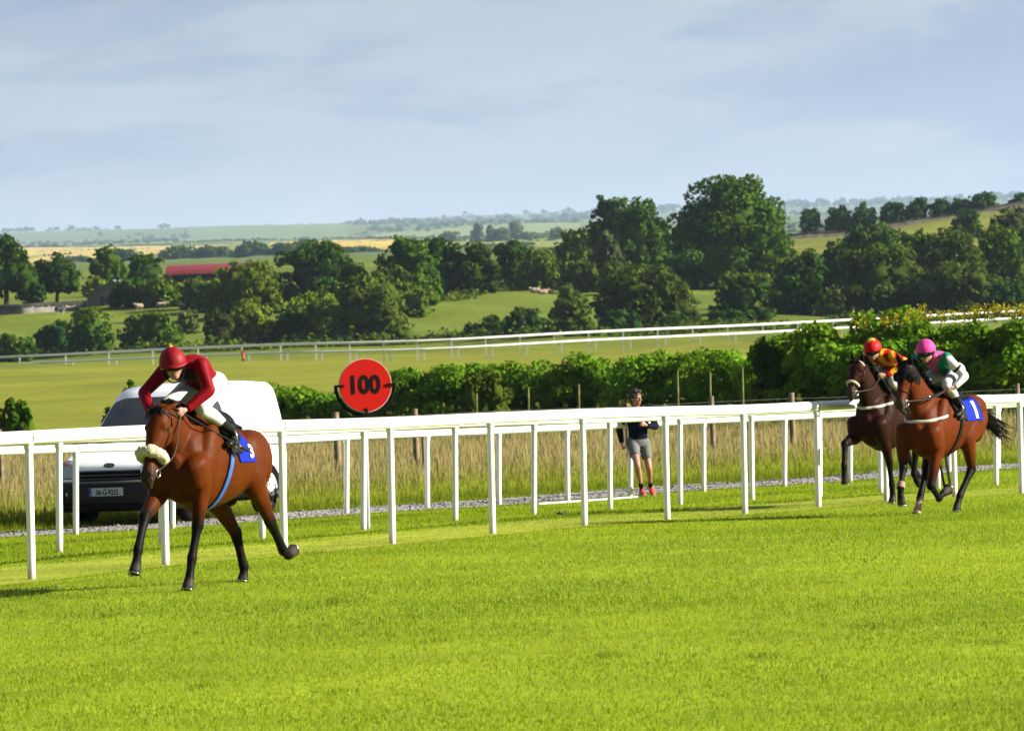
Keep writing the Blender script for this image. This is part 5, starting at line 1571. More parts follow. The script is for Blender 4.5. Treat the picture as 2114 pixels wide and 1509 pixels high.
def helmet(root, c, fwd, up, m_, tuft=None, k=1.0, peak=True, brim_mat=None):
    f = unit(fwd); u = unit(np.asarray(up) - f * (np.asarray(up) @ f)); s = np.cross(u, f); M = np.stack([f, s, u], 1)
    c = np.asarray(c, float); nu, nv = 28, 14; V, F = [], []
    for i in range(nv + 1):
        t = R(97 * i / nv)
        for q in range(nu):
            a = 2 * math.pi * q / nu
            r = np.array([.131, .108, .127]) * k
            cut = 1.0
            p = np.array([math.sin(t) * math.cos(a) * r[0] - .008, math.sin(t) * math.sin(a) * r[1], math.cos(t) * r[2] + .028])
            p *= 1 + .010 * math.sin(a * 6 + i) * math.sin(t * 3)
            if i == nv: p[2] += .014 * math.cos(a)
            V.append(c + M @ p)
    for i in range(nv):
        for q in range(nu): F.append((i * nu + q, (i + 1) * nu + q, (i + 1) * nu + (q + 1) % nu, i * nu + (q + 1) % nu))
    inner = [c + (np.array(v) - c) * .93 for v in V]
    n0 = len(V); F2 = [tuple(n0 + x for x in reversed(f_)) for f_ in F]
    rimf = [(nv * nu + q, n0 + nv * nu + q, n0 + nv * nu + (q + 1) % nu, nv * nu + (q + 1) % nu) for q in range(nu)]
    MB().add(V + inner, F + F2 + rimf).build('helmet', m_, root, True)
    if peak:
        V, n_ = [], 15
        for lay in (0, 1):
            for i in range(n_):
                a = R(-68 + 136 * i / (n_ - 1))
                for r, dz in ((.126, 0), (.150, -.010), (.168 - .02 * abs(math.sin(a)), -.026)):
                    V.append(c + M @ (np.array([math.cos(a) * r * 1.0 - .008, math.sin(a) * r * .83, .022 + dz * math.cos(a) + .010 * math.cos(a) - lay * .006]) * k))
        F = []
        for i in range(n_ - 1):
            for q in range(2):
                a_ = i * 3 + q; F.append((a_, a_ + 3, a_ + 4, a_ + 1)); b_ = a_ + n_ * 3; F.append((b_, b_ + 1, b_ + 4, b_ + 3))
            a_ = i * 3 + 2; F.append((a_, a_ + 3, a_ + 3 + n_ * 3, a_ + n_ * 3))
        MB().add(V, F).build('peak', brim_mat or m_, root, True)
    if tuft is not None:
        kx = MB(); g = np.random.default_rng(3)
        for q in range(16):
            d = unit(u + g.normal(0, .5, 3)); kx.tube(np.array([c + u * .15 * k, c + u * .155 * k + d * .03]), np.array([.008, .003]), 5)
        kx.build('tuft', tuft, root, True)
    # band of the goggles, lenses and chin strap
    P = []
    for a in np.linspace(R(-100), R(100), 25):
        P.append(c + M @ (np.array([math.cos(a) * .114 - .0, math.sin(a) * .092, .004 - .004 * math.cos(a)]) * k))
    MB().tube(np.array(P), np.tile([.025, .012], (25, 1)) * k, 10, side=u).build('goggles', mat('goggle_black', (.006, .006, .007), .2, .15, var=0), root, True)
    for q in (-1, 1):
        e = c + M @ (np.array([.102, q * .034, .003]) * k)
        MB().ball(e, np.array([.022, .030, .021]) * k, 12, 8, rot=M).build('lens', mat('goggle_lens', (.01, .01, .013), .06, .35, var=0), root, True)
    P = [c + M @ (np.array(p) * k) for p in ((.01, .088, .0), (.02, .078, -.06), (.045, .04, -.118), (.05, 0, -.126), (.045, -.04, -.118), (.02, -.078, -.06), (.01, -.088, .0))]
    MB().tube(spline(P, 24), .006, 6).build('chin_strap', BLACK, root, True)
    return M
# ------------------------------------------------------------------ the leading horse and its jockey
TH1, TH2 = R(22), R(31)
O1 = np.array([-2.94, 46.271, 0.0]); O2 = np.array([4.915, 65.226, 0.0]); O3 = np.array([4.88, 71.952, 0.0])
for o in (O1, O2, O3): o[2] = tz(o[0], o[1]) + .012
h1 = dict(withers=(-.46, 1.49), poll=(.20, 1.55), nose=(.53, .955), pitch=.085,
          FL=((-.16, .15, 1.07), (-.24, .17, .86), (-.20, .14, .54), (-.11, .12, .27), (-.045, .12, .10), (.0, .12, .0)),
          FR=((-.10, -.15, 1.02), (-.14, -.18, .84), (.23, -.15, .635), (.44, -.12, .365), (.48, -.12, .26), (.53, -.12, .165)),
          HL=((-1.30, .13, 1.16), (-1.26, .19, .90), (-1.66, .15, .535), (-1.99, .12, .255), (-2.09, .12, .205), (-2.21, .12, .245)),
          HR=((-1.28, -.13, 1.12), (-1.20, -.18, .80), (-1.59, -.15, .43), (-1.67, -.12, .125), (-1.655, -.12, .055), (-1.63, -.12, .0)),
          tail=[(-1.66, 0, 1.18), (-1.80, -.04, 1.16), (-1.98, -.08, 1.02), (-2.15, -.10, .86)])
H1 = build_horse('horse', 'leading bay racehorse with a thick cream sheepskin noseband', O1, TH1, h1, (.108, .0225, .0022), BK, muzzle=(.05, .028, .02), ear_back=.95, ear_out=.35, male=True)
tack(H1, BLUEWEB, cloth=(.15, .47), a1=92, gx=.38)
H1['woolly'](.62, -.07, .046, .030, 118, 'sheepskin_noseband', FLEECE)
number_on(H1, '3', .19, h1['withers'][0] - .58, 73, .022)

def jockey_root(H, label):
    root = bpy.data.objects.new('jockey', None); root.location = H['root'].location; root.rotation_euler = H['root'].rotation_euler
    link(root); tag(root, label, 'jockey', 'jockeys riding in the race'); return root
def stirrups(H, g, root_h):
    for s, q in (('L', 1), ('R', -1)):
        f = g['heel' + s] * .42 + g['toe' + s] * .58
        top = np.array([H['wx'] - .36, q * .20, H['wz'] - .10])
        p, n_ = H['cast']((top[0], 0, top[2] - .12), (0, -q, -.25), .03)
        MB().tube(spline([p, f + np.array([0, -q * .0, .14])], 5), np.tile([.011, .003], (5, 1)), 6).build('stirrup_leather', LEATHER, root_h, True)
        a = np.linspace(R(-50), R(230), 16)
        rg = np.stack([np.full(16, f[0]), f[1] + np.cos(a) * .058, f[2] + .03 + np.sin(a) * .088], 1)
        MB().tube(rg, .007, 6).build('stirrup', STEEL, root_h, True)
        MB().box(f + np.array([0, 0, -.045]), (.035, .10, .012)).build('stirrup_tread', STEEL, root_h)
def reins(H, g, sag=.05):
    for s, q in (('L', '+1'), ('R', '-1')):
        b = H['bit' + q]; h = g['hand' + s]
        mid = b * .5 + h * .5 + np.array([0, .05 * (1 if s == 'L' else -1), -sag])
        MB().tube(spline([b, mid, h, h + np.array([-.05, 0, -.06])], 18), np.tile([.010, .004], (18, 1)), 6).build('rein', BRIDLE, H['root'], True)

j1 = dict(head=(-.14, -.01, 1.912), face=(.80, .42, -.14), up=(.22, .0, .95), neck=(-.24, 0, 1.875), chest=(-.50, 0, 1.885), hipL=(-.76, .10, 1.755), hipR=(-.76, -.10, 1.755),
          shL=(-.30, .175, 1.905), shR=(-.28, -.175, 1.855), elbL=(-.26, .265, 1.69), elbR=(-.13, -.29, 1.69), wrL=(-.10, .135, 1.545), wrR=(.05, -.16, 1.545),
          handL=(-.03, .10, 1.515), handR=(.11, -.11, 1.52), kneeL=(-.28, .175, 1.535), kneeR=(-.30, -.175, 1.56), ankL=(-.66, .275, 1.345), ankR=(-.68, -.275, 1.345),
          heelL=(-.75, .285, 1.275), heelR=(-.75, -.285, 1.275), toeL=(-.575, .265, 1.215), toeR=(-.575, -.265, 1.215))
MAROON = np.array([.24, .002, .008])
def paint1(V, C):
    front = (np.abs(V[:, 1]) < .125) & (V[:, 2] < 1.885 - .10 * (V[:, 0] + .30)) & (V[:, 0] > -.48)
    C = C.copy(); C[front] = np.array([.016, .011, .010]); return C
J1 = jockey_root(H1, 'leading jockey in dark red silks and dark red cap')
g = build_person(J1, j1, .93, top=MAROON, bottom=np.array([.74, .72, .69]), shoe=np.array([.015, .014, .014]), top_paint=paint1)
SILKRED = mat('dark_red_cap_silk', (.27, .003, .008), .55, .15, var=.06, bump=.3, bscale=14)
helmet(J1, j1['head'], j1['face'], j1['up'], SILKRED, mat('yellow_tuft', (.6, .42, .05), .7), k=1.08)
stirrups(H1, g, H1['root']); reins(H1, g, .10)
# pink and grey club print on the hip of the breeches
for (p, d, m_) in (((-.62, .205, 1.71), (.075, .004, .014), mat('pink_print', (.55, .02, .12), .6)), ((-.60, .212, 1.675), (.05, .004, .010), mat('pink_print', (.55, .02, .12), .6)), ((-.80, .205, 1.72), (.012, .004, .075), mat('navy_print', (.03, .03, .12), .6))):
    MB().box(p, d, rot=np.array(Matrix.Rotation(R(35), 3, 'Y'))).build('club_print', m_, J1)
def whip(H, a, b, label, grip=None):
    M_ = H['root']
    root = bpy.data.objects.new('whip', None); root.location = M_.location; root.rotation_euler = M_.rotation_euler; link(root); tag(root, label, 'whip', 'whips held by the jockeys')
    a, b = np.array(a, float), np.array(b, float); k = MB()
    k.tube(np.array([a, a * .5 + b * .5 + [0, 0, -.006], b]), np.array([.0085, .007, .006]), 7); k.build('shaft', LEATHER, root, True)
    k = MB(); d = unit(b - a); k.tube(np.array([a - d * .16, a]), .0105, 8); k.build('handle', LEATHER, root, True)
    k = MB(); k.tube(np.array([b, b + d * .10]), np.tile([.016, .005], (2, 1)), 6); k.build('flap', LEATHER, root, True)
    k = MB(); k.tube(np.array([b - d * .025, b]), .009, 8); k.build('ferrule', STEEL, root, True)
whip(H1, (-.06, .115, 1.50), (-.66, .36, 1.20), 'dark whip in the leading jockey hand, lying along the shoulder')

# ------------------------------------------------------------------ the horse with the pink capped jockey
h2 = dict(withers=(-.22, 1.46), poll=(.45, 1.80), nose=(.66, 1.295), pitch=-.02,
          FL=((.10, .16, 1.00), (.00, .18, .77), (.13, .14, .335), (-.12, .12, .175), (-.22, .12, .225), (-.38, .12, .28)),
          FR=((.14, -.16, 1.00), (.20, -.18, .80), (.27, -.15, .56), (.42, -.12, .32), (.43, -.12, .22), (.40, -.12, .125)),
          HL=((-1.02, .13, 1.16), (-.80, .19, .88), (-.97, .15, .50), (-.68, .12, .185), (-.61, .12, .09), (-.57, .12, .0)),
          HR=((-1.00, -.13, 1.14), (-.62, -.18, .86), (-.36, -.15, .54), (-.08, -.12, .175), (-.03, -.12, .085), (.02, -.12, .0)), whiteHR=True,
          tail=[(-1.42, 0, 1.19), (-1.58, .03, 1.14), (-1.78, .08, 1.00), (-2.02, .14, .86)])
H2 = build_horse('horse', 'bay racehorse in a black hood carrying number 1, rightmost', O2, TH2, h2, (.125, .0240, .0026), BK, muzzle=(.07, .045, .035), ear_back=.1, nose_t=.62, tail_fan=1.9)
tack(H2, LEATHER, cloth=(.22, .66), a1=80)
number_on(H2, '1', .30, h2['withers'][0] - .66, 56, .022, bold=.012)
def breast_girth(H, z0, rise, off=.008, w=.019):
    P = []; cx = H['wx'] + .08
    for a in np.linspace(-84, 84, 50):
        z = z0 + rise * (1 - math.cos(R(a)))
        p, n_ = H['cast']((cx, 0, z), (-math.cos(R(a)), -math.sin(R(a)), 0), off); P.append(p)
    MB().tube(np.array(P), np.tile([w, .006], (50, 1)), 8, side=(0, 0, 1)).build('breast_girth', WEB, H['root'], True)
breast_girth(H2, 1.10, .07)
def hood(H, t1):
    me = H['body'].data; V = np.array([v.co[:] for v in me.vertices]); N = np.array([v.normal[:] for v in me.vertices])
    pl = H['Hd'](0); rel = V[:, [0, 2]] - pl
    t = rel @ H['hd'] / H['hl']; f = rel @ H['fr']
    ok = (t > -.33) & (t < t1 + .10 * np.cos(V[:, 1] * 30)) & (f > -.30) & (f < .12) & (V[:, 0] > H['wx'] + .35)
    idx = -np.ones(len(V), int); F = []
    for p in me.polygons:
        if all(ok[i] for i in p.vertices): F.append(tuple(p.vertices))
    used = sorted({i for f_ in F for i in f_}); idx[used] = np.arange(len(used))
    W = (V + N * .007)[used]
    MB().add(W, [tuple(idx[i] for i in f_) for f_ in F]).build('hood', HOODM, H['root'], True)
    for s in (-1, 1):
        q = H['Hd'](.26, -.055); p, n_ = H['cast']((q[0], 0, q[1]), (0, -s, 0), .0)
        k = MB(); a = np.linspace(0, 2 * np.pi, 20, endpoint=False)
        for lay, (o, r) in enumerate(((.0, .060), (.028, .050), (.044, .030), (.030, .034), (.006, .046))): pass
        rows = []
        for o, r in ((-.004, .062), (.026, .055), (.044, .034), (.050, .012)):
            rows.append(np.stack([p[0] + np.cos(a) * r - .02 * o / .05, np.full(20, p[1] + s * o), p[2] + np.sin(a) * r], 1))
        F = [(i * 20 + q_, i * 20 + (q_ + 1) % 20, (i + 1) * 20 + (q_ + 1) % 20, (i + 1) * 20 + q_) for i in range(3) for q_ in range(20)]
        k.add(np.concatenate(rows), F); k.build('blinker_cup', HOODM, H['root'], True)
hood(H2, .40)
# pale bandage on the near foreleg
kn, fe = np.array(h2['FR'][2]), np.array(h2['FR'][3])
k = MB(); k.tube(np.array([kn * .28 + fe * .72, kn * .12 + fe * .88, fe]), np.array([.046, .052, .052]), 14); k.build('leg_boot', mat('pinkish_leg_boot', (.42, .27, .22), .8, var=.2), H2['root'], True)

GREEN = np.array([.022, .27, .185]); PINK = np.array([.72, .10, .36]); WHT = np.array([.78, .77, .80])
j2 = dict(head=(-.14, 0, 1.93), face=(.90, .0, -.22), up=(.25, 0, .95), neck=(-.25, 0, 1.86), chest=(-.48, 0, 1.82), hipL=(-.78, .10, 1.70), hipR=(-.78, -.10, 1.70),
          shL=(-.32, .18, 1.86), shR=(-.26, -.18, 1.86), elbL=(-.46, .35, 1.63), elbR=(-.12, -.30, 1.72), wrL=(-.32, .29, 1.515), wrR=(.04, -.15, 1.60),
          handL=(-.25, .245, 1.49), handR=(.10, -.10, 1.57), kneeL=(-.26, .20, 1.535), kneeR=(-.26, -.20, 1.54), ankL=(-.46, .275, 1.30), ankR=(-.46, -.275, 1.30),
          heelL=(-.53, .285, 1.23), heelR=(-.53, -.285, 1.23), toeL=(-.36, .265, 1.165), toeR=(-.36, -.265, 1.165))
def paint2(V, C):
    C = np.tile(GREEN, (len(V), 1))
    sash = np.abs((V[:, 1] - .02) - (V[:, 2] - 1.80) * .75) < .062
    C[sash] = PINK
    arm_ = (np.abs(V[:, 1]) > .19 - .10 * np.clip(1.80 - V[:, 2], 0, 1)) & ((V[:, 2] < 1.88) & ((np.abs(V[:, 1]) > .215) | (V[:, 2] < 1.70)))
    arm_ &= (V[:, 0] > -.66)
    C[arm_ & (np.abs(V[:, 1]) > .13)] = WHT
    return C
J2 = jockey_root(H2, 'jockey in pink cap with emerald silks, pink sash and white sleeves')
g = build_person(J2, j2, .93, top=GREEN, bottom=np.array([.70, .69, .72]), shoe=np.array([.015, .014, .016]), top_paint=paint2)
helmet(J2, j2['head'], j2['face'], j2['up'], mat('pink_cap_silk', (.80, .07, .36), .6, .12, var=.05, bump=.3, bscale=14), peak=False, k=1.08)
q0 = np.array(j2['shL']) * .42 + np.array(j2['elbL']) * .58; dd = unit(np.array(j2['elbL']) - np.array(j2['shL']))
MB().tube(np.array([q0 - dd * .014, q0 + dd * .014]), .064, 16).build('armband', BLACK, J2, True)
stirrups(H2, g, H2['root']); reins(H2, g, .04)
whip(H2, (-.24, .245, 1.485), (.14, .16, 1.40), 'whip held low by the pink capped jockey, pointing forward')

# ------------------------------------------------------------------ the third horse
h3 = dict(withers=(.07, 1.53), poll=(.67, 1.90), nose=(.96, 1.46), pitch=.04,
          FL=((.40, .16, 1.07), (.32, .18, .86), (.11, .14, .55), (.02, .12, .235), (.0, .12, .10), (.03, .12, .0)),
          FR=((.42, -.16, 1.08), (.44, -.18, .90), (.80, -.15, .81), (.90, -.12, .52), (.905, -.12, .40), (.89, -.12, .285)),
          HL=((-.72, .13, 1.24), (-.45, .19, .97), (-.66, .15, .68), (-.64, .12, .36), (-.71, .12, .27), (-.80, .12, .225)),
          HR=((-.72, -.13, 1.22), (-.55, -.18, .95), (-.95, -.15, .66), (-1.20, -.12, .34), (-1.29, -.12, .28), (-1.38, -.12, .29)),
          tail=[(-1.12, 0, 1.27), (-1.26, 0, 1.22), (-1.46, 0, 1.08), (-1.66, 0, .92)])
H3 = build_horse('horse', 'darkest racehorse, with pale browband, next to the white rail', O3, TH2, h3, (.026, .0068, .0027), BK, muzzle=(.06, .035, .028), ear_back=-.1, brow_mat=WEB, nose_t=.60)
tack(H3, LEATHER, cloth=(.22, .62), a1=72)
H3['ring'](.64, -.07, .017, mat('pale_noseband', (.62, .55, .38), .9), 'fleece_noseband', width=.020, off=.014, arc=(-115, 115))
breast_girth(H3, 1.27, .06)
YEL = np.array([.80, .40, .010]); RED3 = np.array([.55, .006, .008])
j3 = dict(head=(.20, 0, 2.02), face=(.86, .05, -.30), up=(.32, 0, .92), neck=(.09, 0, 1.95), chest=(-.16, 0, 1.92), hipL=(-.48, .10, 1.80), hipR=(-.48, -.10, 1.80),
          shL=(.02, .18, 1.945), shR=(.06, -.18, 1.93), elbL=(-.12, .36, 1.84), elbR=(.14, -.30, 1.76), wrL=(.14, .17, 1.70), wrR=(.34, -.14, 1.70),
          handL=(.21, .12, 1.685), handR=(.41, -.10, 1.685), kneeL=(.06, .20, 1.60), kneeR=(.06, -.20, 1.60), ankL=(-.20, .275, 1.38), ankR=(-.20, -.275, 1.38),
          heelL=(-.27, .285, 1.31), heelR=(-.27, -.285, 1.31), toeL=(-.10, .265, 1.25), toeR=(-.10, -.265, 1.25))
def paint3(V, C):
    C = np.tile(RED3, (len(V), 1))
    st = np.sin((np.abs(V[:, 1]) - .03) * 42 + (V[:, 2] - 1.9) * 10) > .05
    C[st] = YEL
    return C
J3 = jockey_root(H3, 'jockey in red and yellow checked silks and red cap')
g = build_person(J3, j3, .93, top=RED3, bottom=np.array([.70, .69, .71]), shoe=np.array([.015, .014, .016]), top_paint=paint3)
M_ = helmet(J3, j3['head'], j3['face'], j3['up'], mat('bright_red_cap_silk', (.66, .006, .008), .55, .12, var=.05, bump=.3, bscale=14), peak=False, k=1.08)
c_ = np.array(j3['head']); V = []; rr = np.array([.134, .111, .130]) * 1.08
for lay in range(5):
    for q in range(20):
        a = 2 * math.pi * q / 20; t = lay / 4 * (R(30) + R(10) * math.cos(5 * a))
        V.append(c_ + M_ @ np.array([math.sin(t) * math.cos(a) * rr[0] - .008, math.sin(t) * math.sin(a) * rr[1], math.cos(t) * rr[2] + .0305]))
MB().add(V, [(l * 20 + q, (l + 1) * 20 + q, (l + 1) * 20 + (q + 1) % 20, l * 20 + (q + 1) % 20) for l in range(4) for q in range(20)]).build('cap_star', mat('yellow_cap_silk', (.8, .5, .02), .5), J3, True)
stirrups(H3, g, H3['root']); reins(H3, g, .06)
whip(H3, (.22, .12, 1.67), (.10, .34, 1.25), 'dark whip hanging from the red and yellow jockey hand')
# ------------------------------------------------------------------ the runner behind the rails
def runner():
    P = at(1322, 1026, 82.5)
    ang = math.atan2(-1, .12)
    root = empty('person', (P[0], P[1], tz(P[0], P[1]) + .01), ang)
    root.scale = (.955, .955, .955)
    tag(root, 'man running in a dark navy sweater, grey shorts and orange shoes behind the rails', 'person')
    sk = dict(head=(.13, -.04, 1.585), face=(.80, .58, -.10), up=(.12, 0, 1), neck=(.06, -.02, 1.45), chest=(.02, 0, 1.22), hipL=(-.04, .095, .86), hipR=(-.02, -.095, .87),
              shL=(.03, .185, 1.395), shR=(.03, -.195, 1.385), elbL=(.02, .285, 1.12), elbR=(-.10, -.285, 1.10), wrL=(.225, .12, 1.135), wrR=(.0, -.27, .895),
              handL=(.29, .045, 1.165), handR=(.03, -.262, .825), kneeL=(.06, .145, .46), kneeR=(.30, -.075, .52), ankL=(-.24, .205, .17), ankR=(.17, .0, .145),
              heelL=(-.32, .21, .155), heelR=(.12, .0, .065), toeL=(-.16, .23, .04), toeR=(.315, .015, .055))
    skin = np.array([.46, .22, .15])
    navy = np.array([.007, .010, .026])
    g = build_person(root, sk, 1.0, skin, top=navy, bottom=np.array([.19, .195, .20]), shoe=np.array([.70, .065, .02]), hair=np.array([.03, .018, .012]), shorts=True, sock=np.array([.012, .012, .014]), top_mat=CLOTH, bottom_mat=CLOTH, shoe_mat=mat('running_shoe', (0, 0, 0), .5, .4, attr=True, var=.15), hem=.12)
    hd = g['head']; f = unit(sk['face']); u = unit(np.array(sk['up']) - f * (np.array(sk['up']) @ f)); s = np.cross(u, f); M = np.stack([f, s, u], 1)
    hc = np.array([.03, .017, .011])
    mb = MB()
    for p, r in (((-.025, 0, .055), (.092, .084, .085)), ((-.055, 0, .0), (.07, .078, .10)), ((.045, .02, .105), (.05, .055, .035)), ((.02, -.04, .11), (.05, .04, .03)), ((-.03, .03, .125), (.05, .04, .03)), ((.0, .07, .035), (.05, .022, .05)), ((.0, -.07, .035), (.05, .022, .05))):
        lump(mb, hd + M @ np.array(p), r, hc, M)
    fuse(mb, 'hair', mat('dark_brown_hair', (0, 0, 0), .6, .3, attr=True, var=.3, bump=.8, bscale=60), .008, 2, None, root)
    for q in (-1, 1):
        MB().ball(hd + M @ np.array([.083, q * .033, .003]), (.011, .013, .010), 10, 7).build('eye', mat('dark_eye', (.03, .02, .015), .2, var=0), root, True)
    for sd in ('L', 'R'):
        a, b = g['heel' + sd], g['toe' + sd]
        k = MB(); d = unit(b - a); k.tube(np.array([a - d * .05 + [0, 0, -.034], (a + b) / 2 + [0, 0, -.030], b + d * .05 + [0, 0, -.012]]), np.array([[.036, .012], [.042, .012], [.036, .009]]), 10, side=(0, 1, 0)); k.build('shoe_sole', mat('grey_sole', (.35, .35, .36), .6), root, True)
runner()

# ------------------------------------------------------------------ the white van
def van():
    th = R(22); fw = np.array([-math.sin(th), -math.cos(th), 0]); lf = np.array([math.cos(th), -math.sin(th), 0])
    P = on_level(188, 1083, -.12)
    O = P + fw * .86 + lf * .74
    root = empty('van', (O[0], O[1], tz(O[0], O[1]) + .02), math.atan2(fw[1], fw[0]))
    tag(root, 'white panel van parked on the gravel road behind the leading horse', 'van')
    PAINT = mat('white_van_paint', (1.35, 1.36, 1.36), .22, .5, var=.03, scale=1.5, coat=.4)
    GLASS = mat('dark_window_glass', (.045, .055, .055), .07, .7, var=.1)
    PLAS = mat('grey_bumper_plastic', (.030, .031, .033), .65, .12, var=.1)
    BLK = mat('black_trim', (.007, .007, .007), .7, .06)
    CHR = mat('chrome_trim', (.6, .6, .62), .2, .5, metal=1.0)
    # x, bottom, belt, top, half width, half width at the top
    stn = [(.0, .36, .66, .80, .60, .52), (-.05, .32, .70, .845, .74, .66), (-.16, .30, .80, .90, .835, .77), (-.40, .29, .88, .985, .875, .82), (-.70, .28, .95, 1.065, .888, .83), (-.98, .28, 1.02, 1.135, .895, .83), (-1.05, .28, 1.06, 1.18, .895, .82),
           (-1.34, .28, 1.10, 1.50, .897, .745), (-1.64, .28, 1.12, 1.80, .90, .70), (-1.80, .28, 1.12, 1.885, .90, .71), (-2.1, .28, 1.14, 1.935, .90, .735), (-2.7, .28, 1.16, 1.965, .90, .76), (-3.8, .28, 1.16, 1.965, .90, .765), (-4.08, .29, 1.16, 1.945, .895, .755), (-4.22, .31, 1.14, 1.89, .88, .73), (-4.30, .34, 1.10, 1.78, .85, .70), (-4.33, .38, 1.05, 1.6, .80, .66)]
    stn = [(x if x > -2.2 else -2.2 + (x + 2.2) * .93, *r) for x, *r in stn]
    S2 = spline(stn, 97)
    def half(r):
        x, z0, zb, z1, w, wt = r
        k = z1 - zb
        return [(0, z0), (w * .80, z0), (w * .95, z0 + .035), (w * .99, z0 + .12), (w, zb * .55 + z0 * .45), (w * .995, zb - .03), (w * .98, zb + .02), (w * .55 + wt * .45, zb + k * .42), (wt + .012, zb + k * .80), (wt - .02, zb + k * .91), (wt - .08, zb + k * .975), (wt * .5, z1 + .008), (0, z1 + .014)]
    V, n = [], 0
    for r in S2:
        h = half(r); ring = [(r[0], y, z) for y, z in h] + [(r[0], -y, z) for y, z in h[-2:0:-1]]
        n = len(ring); V += ring
    F = [(i * n + k, i * n + (k + 1) % n, (i + 1) * n + (k + 1) % n, (i + 1) * n + k) for i in range(len(S2) - 1) for k in range(n)]
    F += [tuple(range(n - 1, -1, -1)), tuple((len(S2) - 1) * n + k for k in range(n))]
    body = MB().add(V, F).build('body', PAINT, root, True)
    bv = bvh_of(body)
    def hit(o, d, off):
        h = bv.ray_cast(Vector(o), Vector(d).normalized())
        if h[0] is None: return None
        nrm = h[1] if h[1].dot(Vector(d)) < 0 else -h[1]
        return np.array(h[0] + nrm * off)
    def patch(nm, m_, quad, d, off, back=3.0, nu=14, nv=10, rnd=.0):
        """quad: four corners in the two axes across d; laid on the body"""
        d = np.array(d, float); q = [np.array(a, float) for a in quad]; G = []
        for i in range(nv):
            for k in range(nu):
                s, t = k / (nu - 1), i / (nv - 1)
                p = (q[0] * (1 - s) + q[1] * s) * (1 - t) + (q[3] * (1 - s) + q[2] * s) * t
                if rnd:
                    e = max(abs(2 * s - 1), 0) ** 6 * max(abs(2 * t - 1), 0) ** 6
                    cc = sum(q) / 4; p = p + (cc - p) * rnd * e
                h = hit(p - d * back, d, off); G.append(h if h is not None else p)
        F = [(i * nu + k, i * nu + k + 1, (i + 1) * nu + k + 1, (i + 1) * nu + k) for i in range(nv - 1) for k in range(nu - 1)]
        return MB().add(G, F).build(nm, m_, root, True)
    # glass, cast straight back or across
    patch('windscreen', GLASS, [(0, -.745, 1.20), (0, .745, 1.20), (0, .64, 1.775), (0, -.64, 1.775)], (-1, 0, 0), .007, rnd=.12, nu=22, nv=14)
    for s in (1, -1):
        y0 = 3 * s
        def sd(nm, m_, pts, off=.006, **k): return patch(nm, m_, [(x, 0, z) for x, z in pts], (0, -s, 0), off, **k)
        sd('door_window', GLASS, [(-1.42, 1.19), (-2.12, 1.19), (-2.06, 1.70), (-1.74, 1.70)], .007, rnd=.10)
        sd('seam', BLK, [(-1.20, .42), (-1.208, .42), (-1.208, 1.12), (-1.20, 1.12)], .003, nu=2)
        sd('seam', BLK, [(-2.20, .36), (-2.208, .36), (-2.208, 1.82), (-2.20, 1.82)], .003, nu=2, nv=24)
        sd('seam', BLK, [(-3.10, .36), (-3.108, .36), (-3.108, 1.80), (-3.10, 1.80)], .003, nu=2, nv=24)
        sd('door_handle', BLK, [(-2.02, 1.0), (-2.16, 1.0), (-2.16, 1.04), (-2.02, 1.04)], .02)
        sd('sliding_rail', BLK, [(-3.12, 1.02), (-4.15, 1.02), (-4.15, 1.045), (-3.12, 1.045)], .006)
        sd('side_moulding', PLAS, [(-1.3, .52), (-3.1, .52), (-3.1, .60), (-1.3, .60)], .012)
        sd('sill', PLAS, [(-1.25, .27), (-3.12, .27), (-3.12, .36), (-1.25, .36)], .008)
        # wheels in their arches
        for xw in (-.86, -3.42):
            k = MB(); a = np.linspace(0, math.pi, 22); rows = []
            for r, o in ((.30, .902), (.395, .905), (.425, .903), (.43, .87)):
                rows.append(np.stack([xw + np.cos(a) * r, np.full(22, s * o), .33 + np.sin(a) * r], 1))
            F = [(i * 22 + q, i * 22 + q + 1, (i + 1) * 22 + q + 1, (i + 1) * 22 + q) for i in range(3) for q in range(21)]
            k.add(np.concatenate(rows), F); k.build('wheel_arch', BLK if True else PLAS, root, True)
            w = MB(); a = np.linspace(0, 2 * np.pi, 33)
            w.tube(np.stack([xw + np.cos(a) * .245, np.full(33, s * .80), .33 + np.sin(a) * .245], 1), np.tile([.098, .088], (33, 1)), 12, False, side=(0, 1, 0))
            wo = w.build('wheel', mat('tyre_rubber', (.010, .010, .010), .85, .06), root, True)
            k = MB(); rows = []; a = np.linspace(0, 2 * np.pi, 28, endpoint=False)
            for r, o in ((.195, .87), (.19, .885), (.165, .875), (.12, .855), (.06, .875), (.0, .885)):
                rows.append(np.stack([xw + np.cos(a) * r, np.full(28, s * o), .33 + np.sin(a) * r], 1))
            F = [(i * 28 + q, i * 28 + (q + 1) % 28, (i + 1) * 28 + (q + 1) % 28, (i + 1) * 28 + q) for i in range(5) for q in range(28)]
            k.add(np.concatenate(rows), F); k.build('rim', mat('steel_rim', (.10, .10, .105), .6, .2), wo, True)
            for q in range(8):
                aa = q * math.pi / 4; MB().ball((xw + math.cos(aa) * .135, s * .868, .33 + math.sin(aa) * .135), (.022, .008, .022), 8, 5).build('rim_hole', BLK, wo)
        # mirror
        k = MB(); k.tube(np.array([[-1.20, s * .84, 1.12], [-1.18, s * .96, 1.14]]), .03, 8); k.ball((-1.16, s * 1.04, 1.19), (.07, .11, .115), 14, 10); k.build('mirror', BLK, root, True)
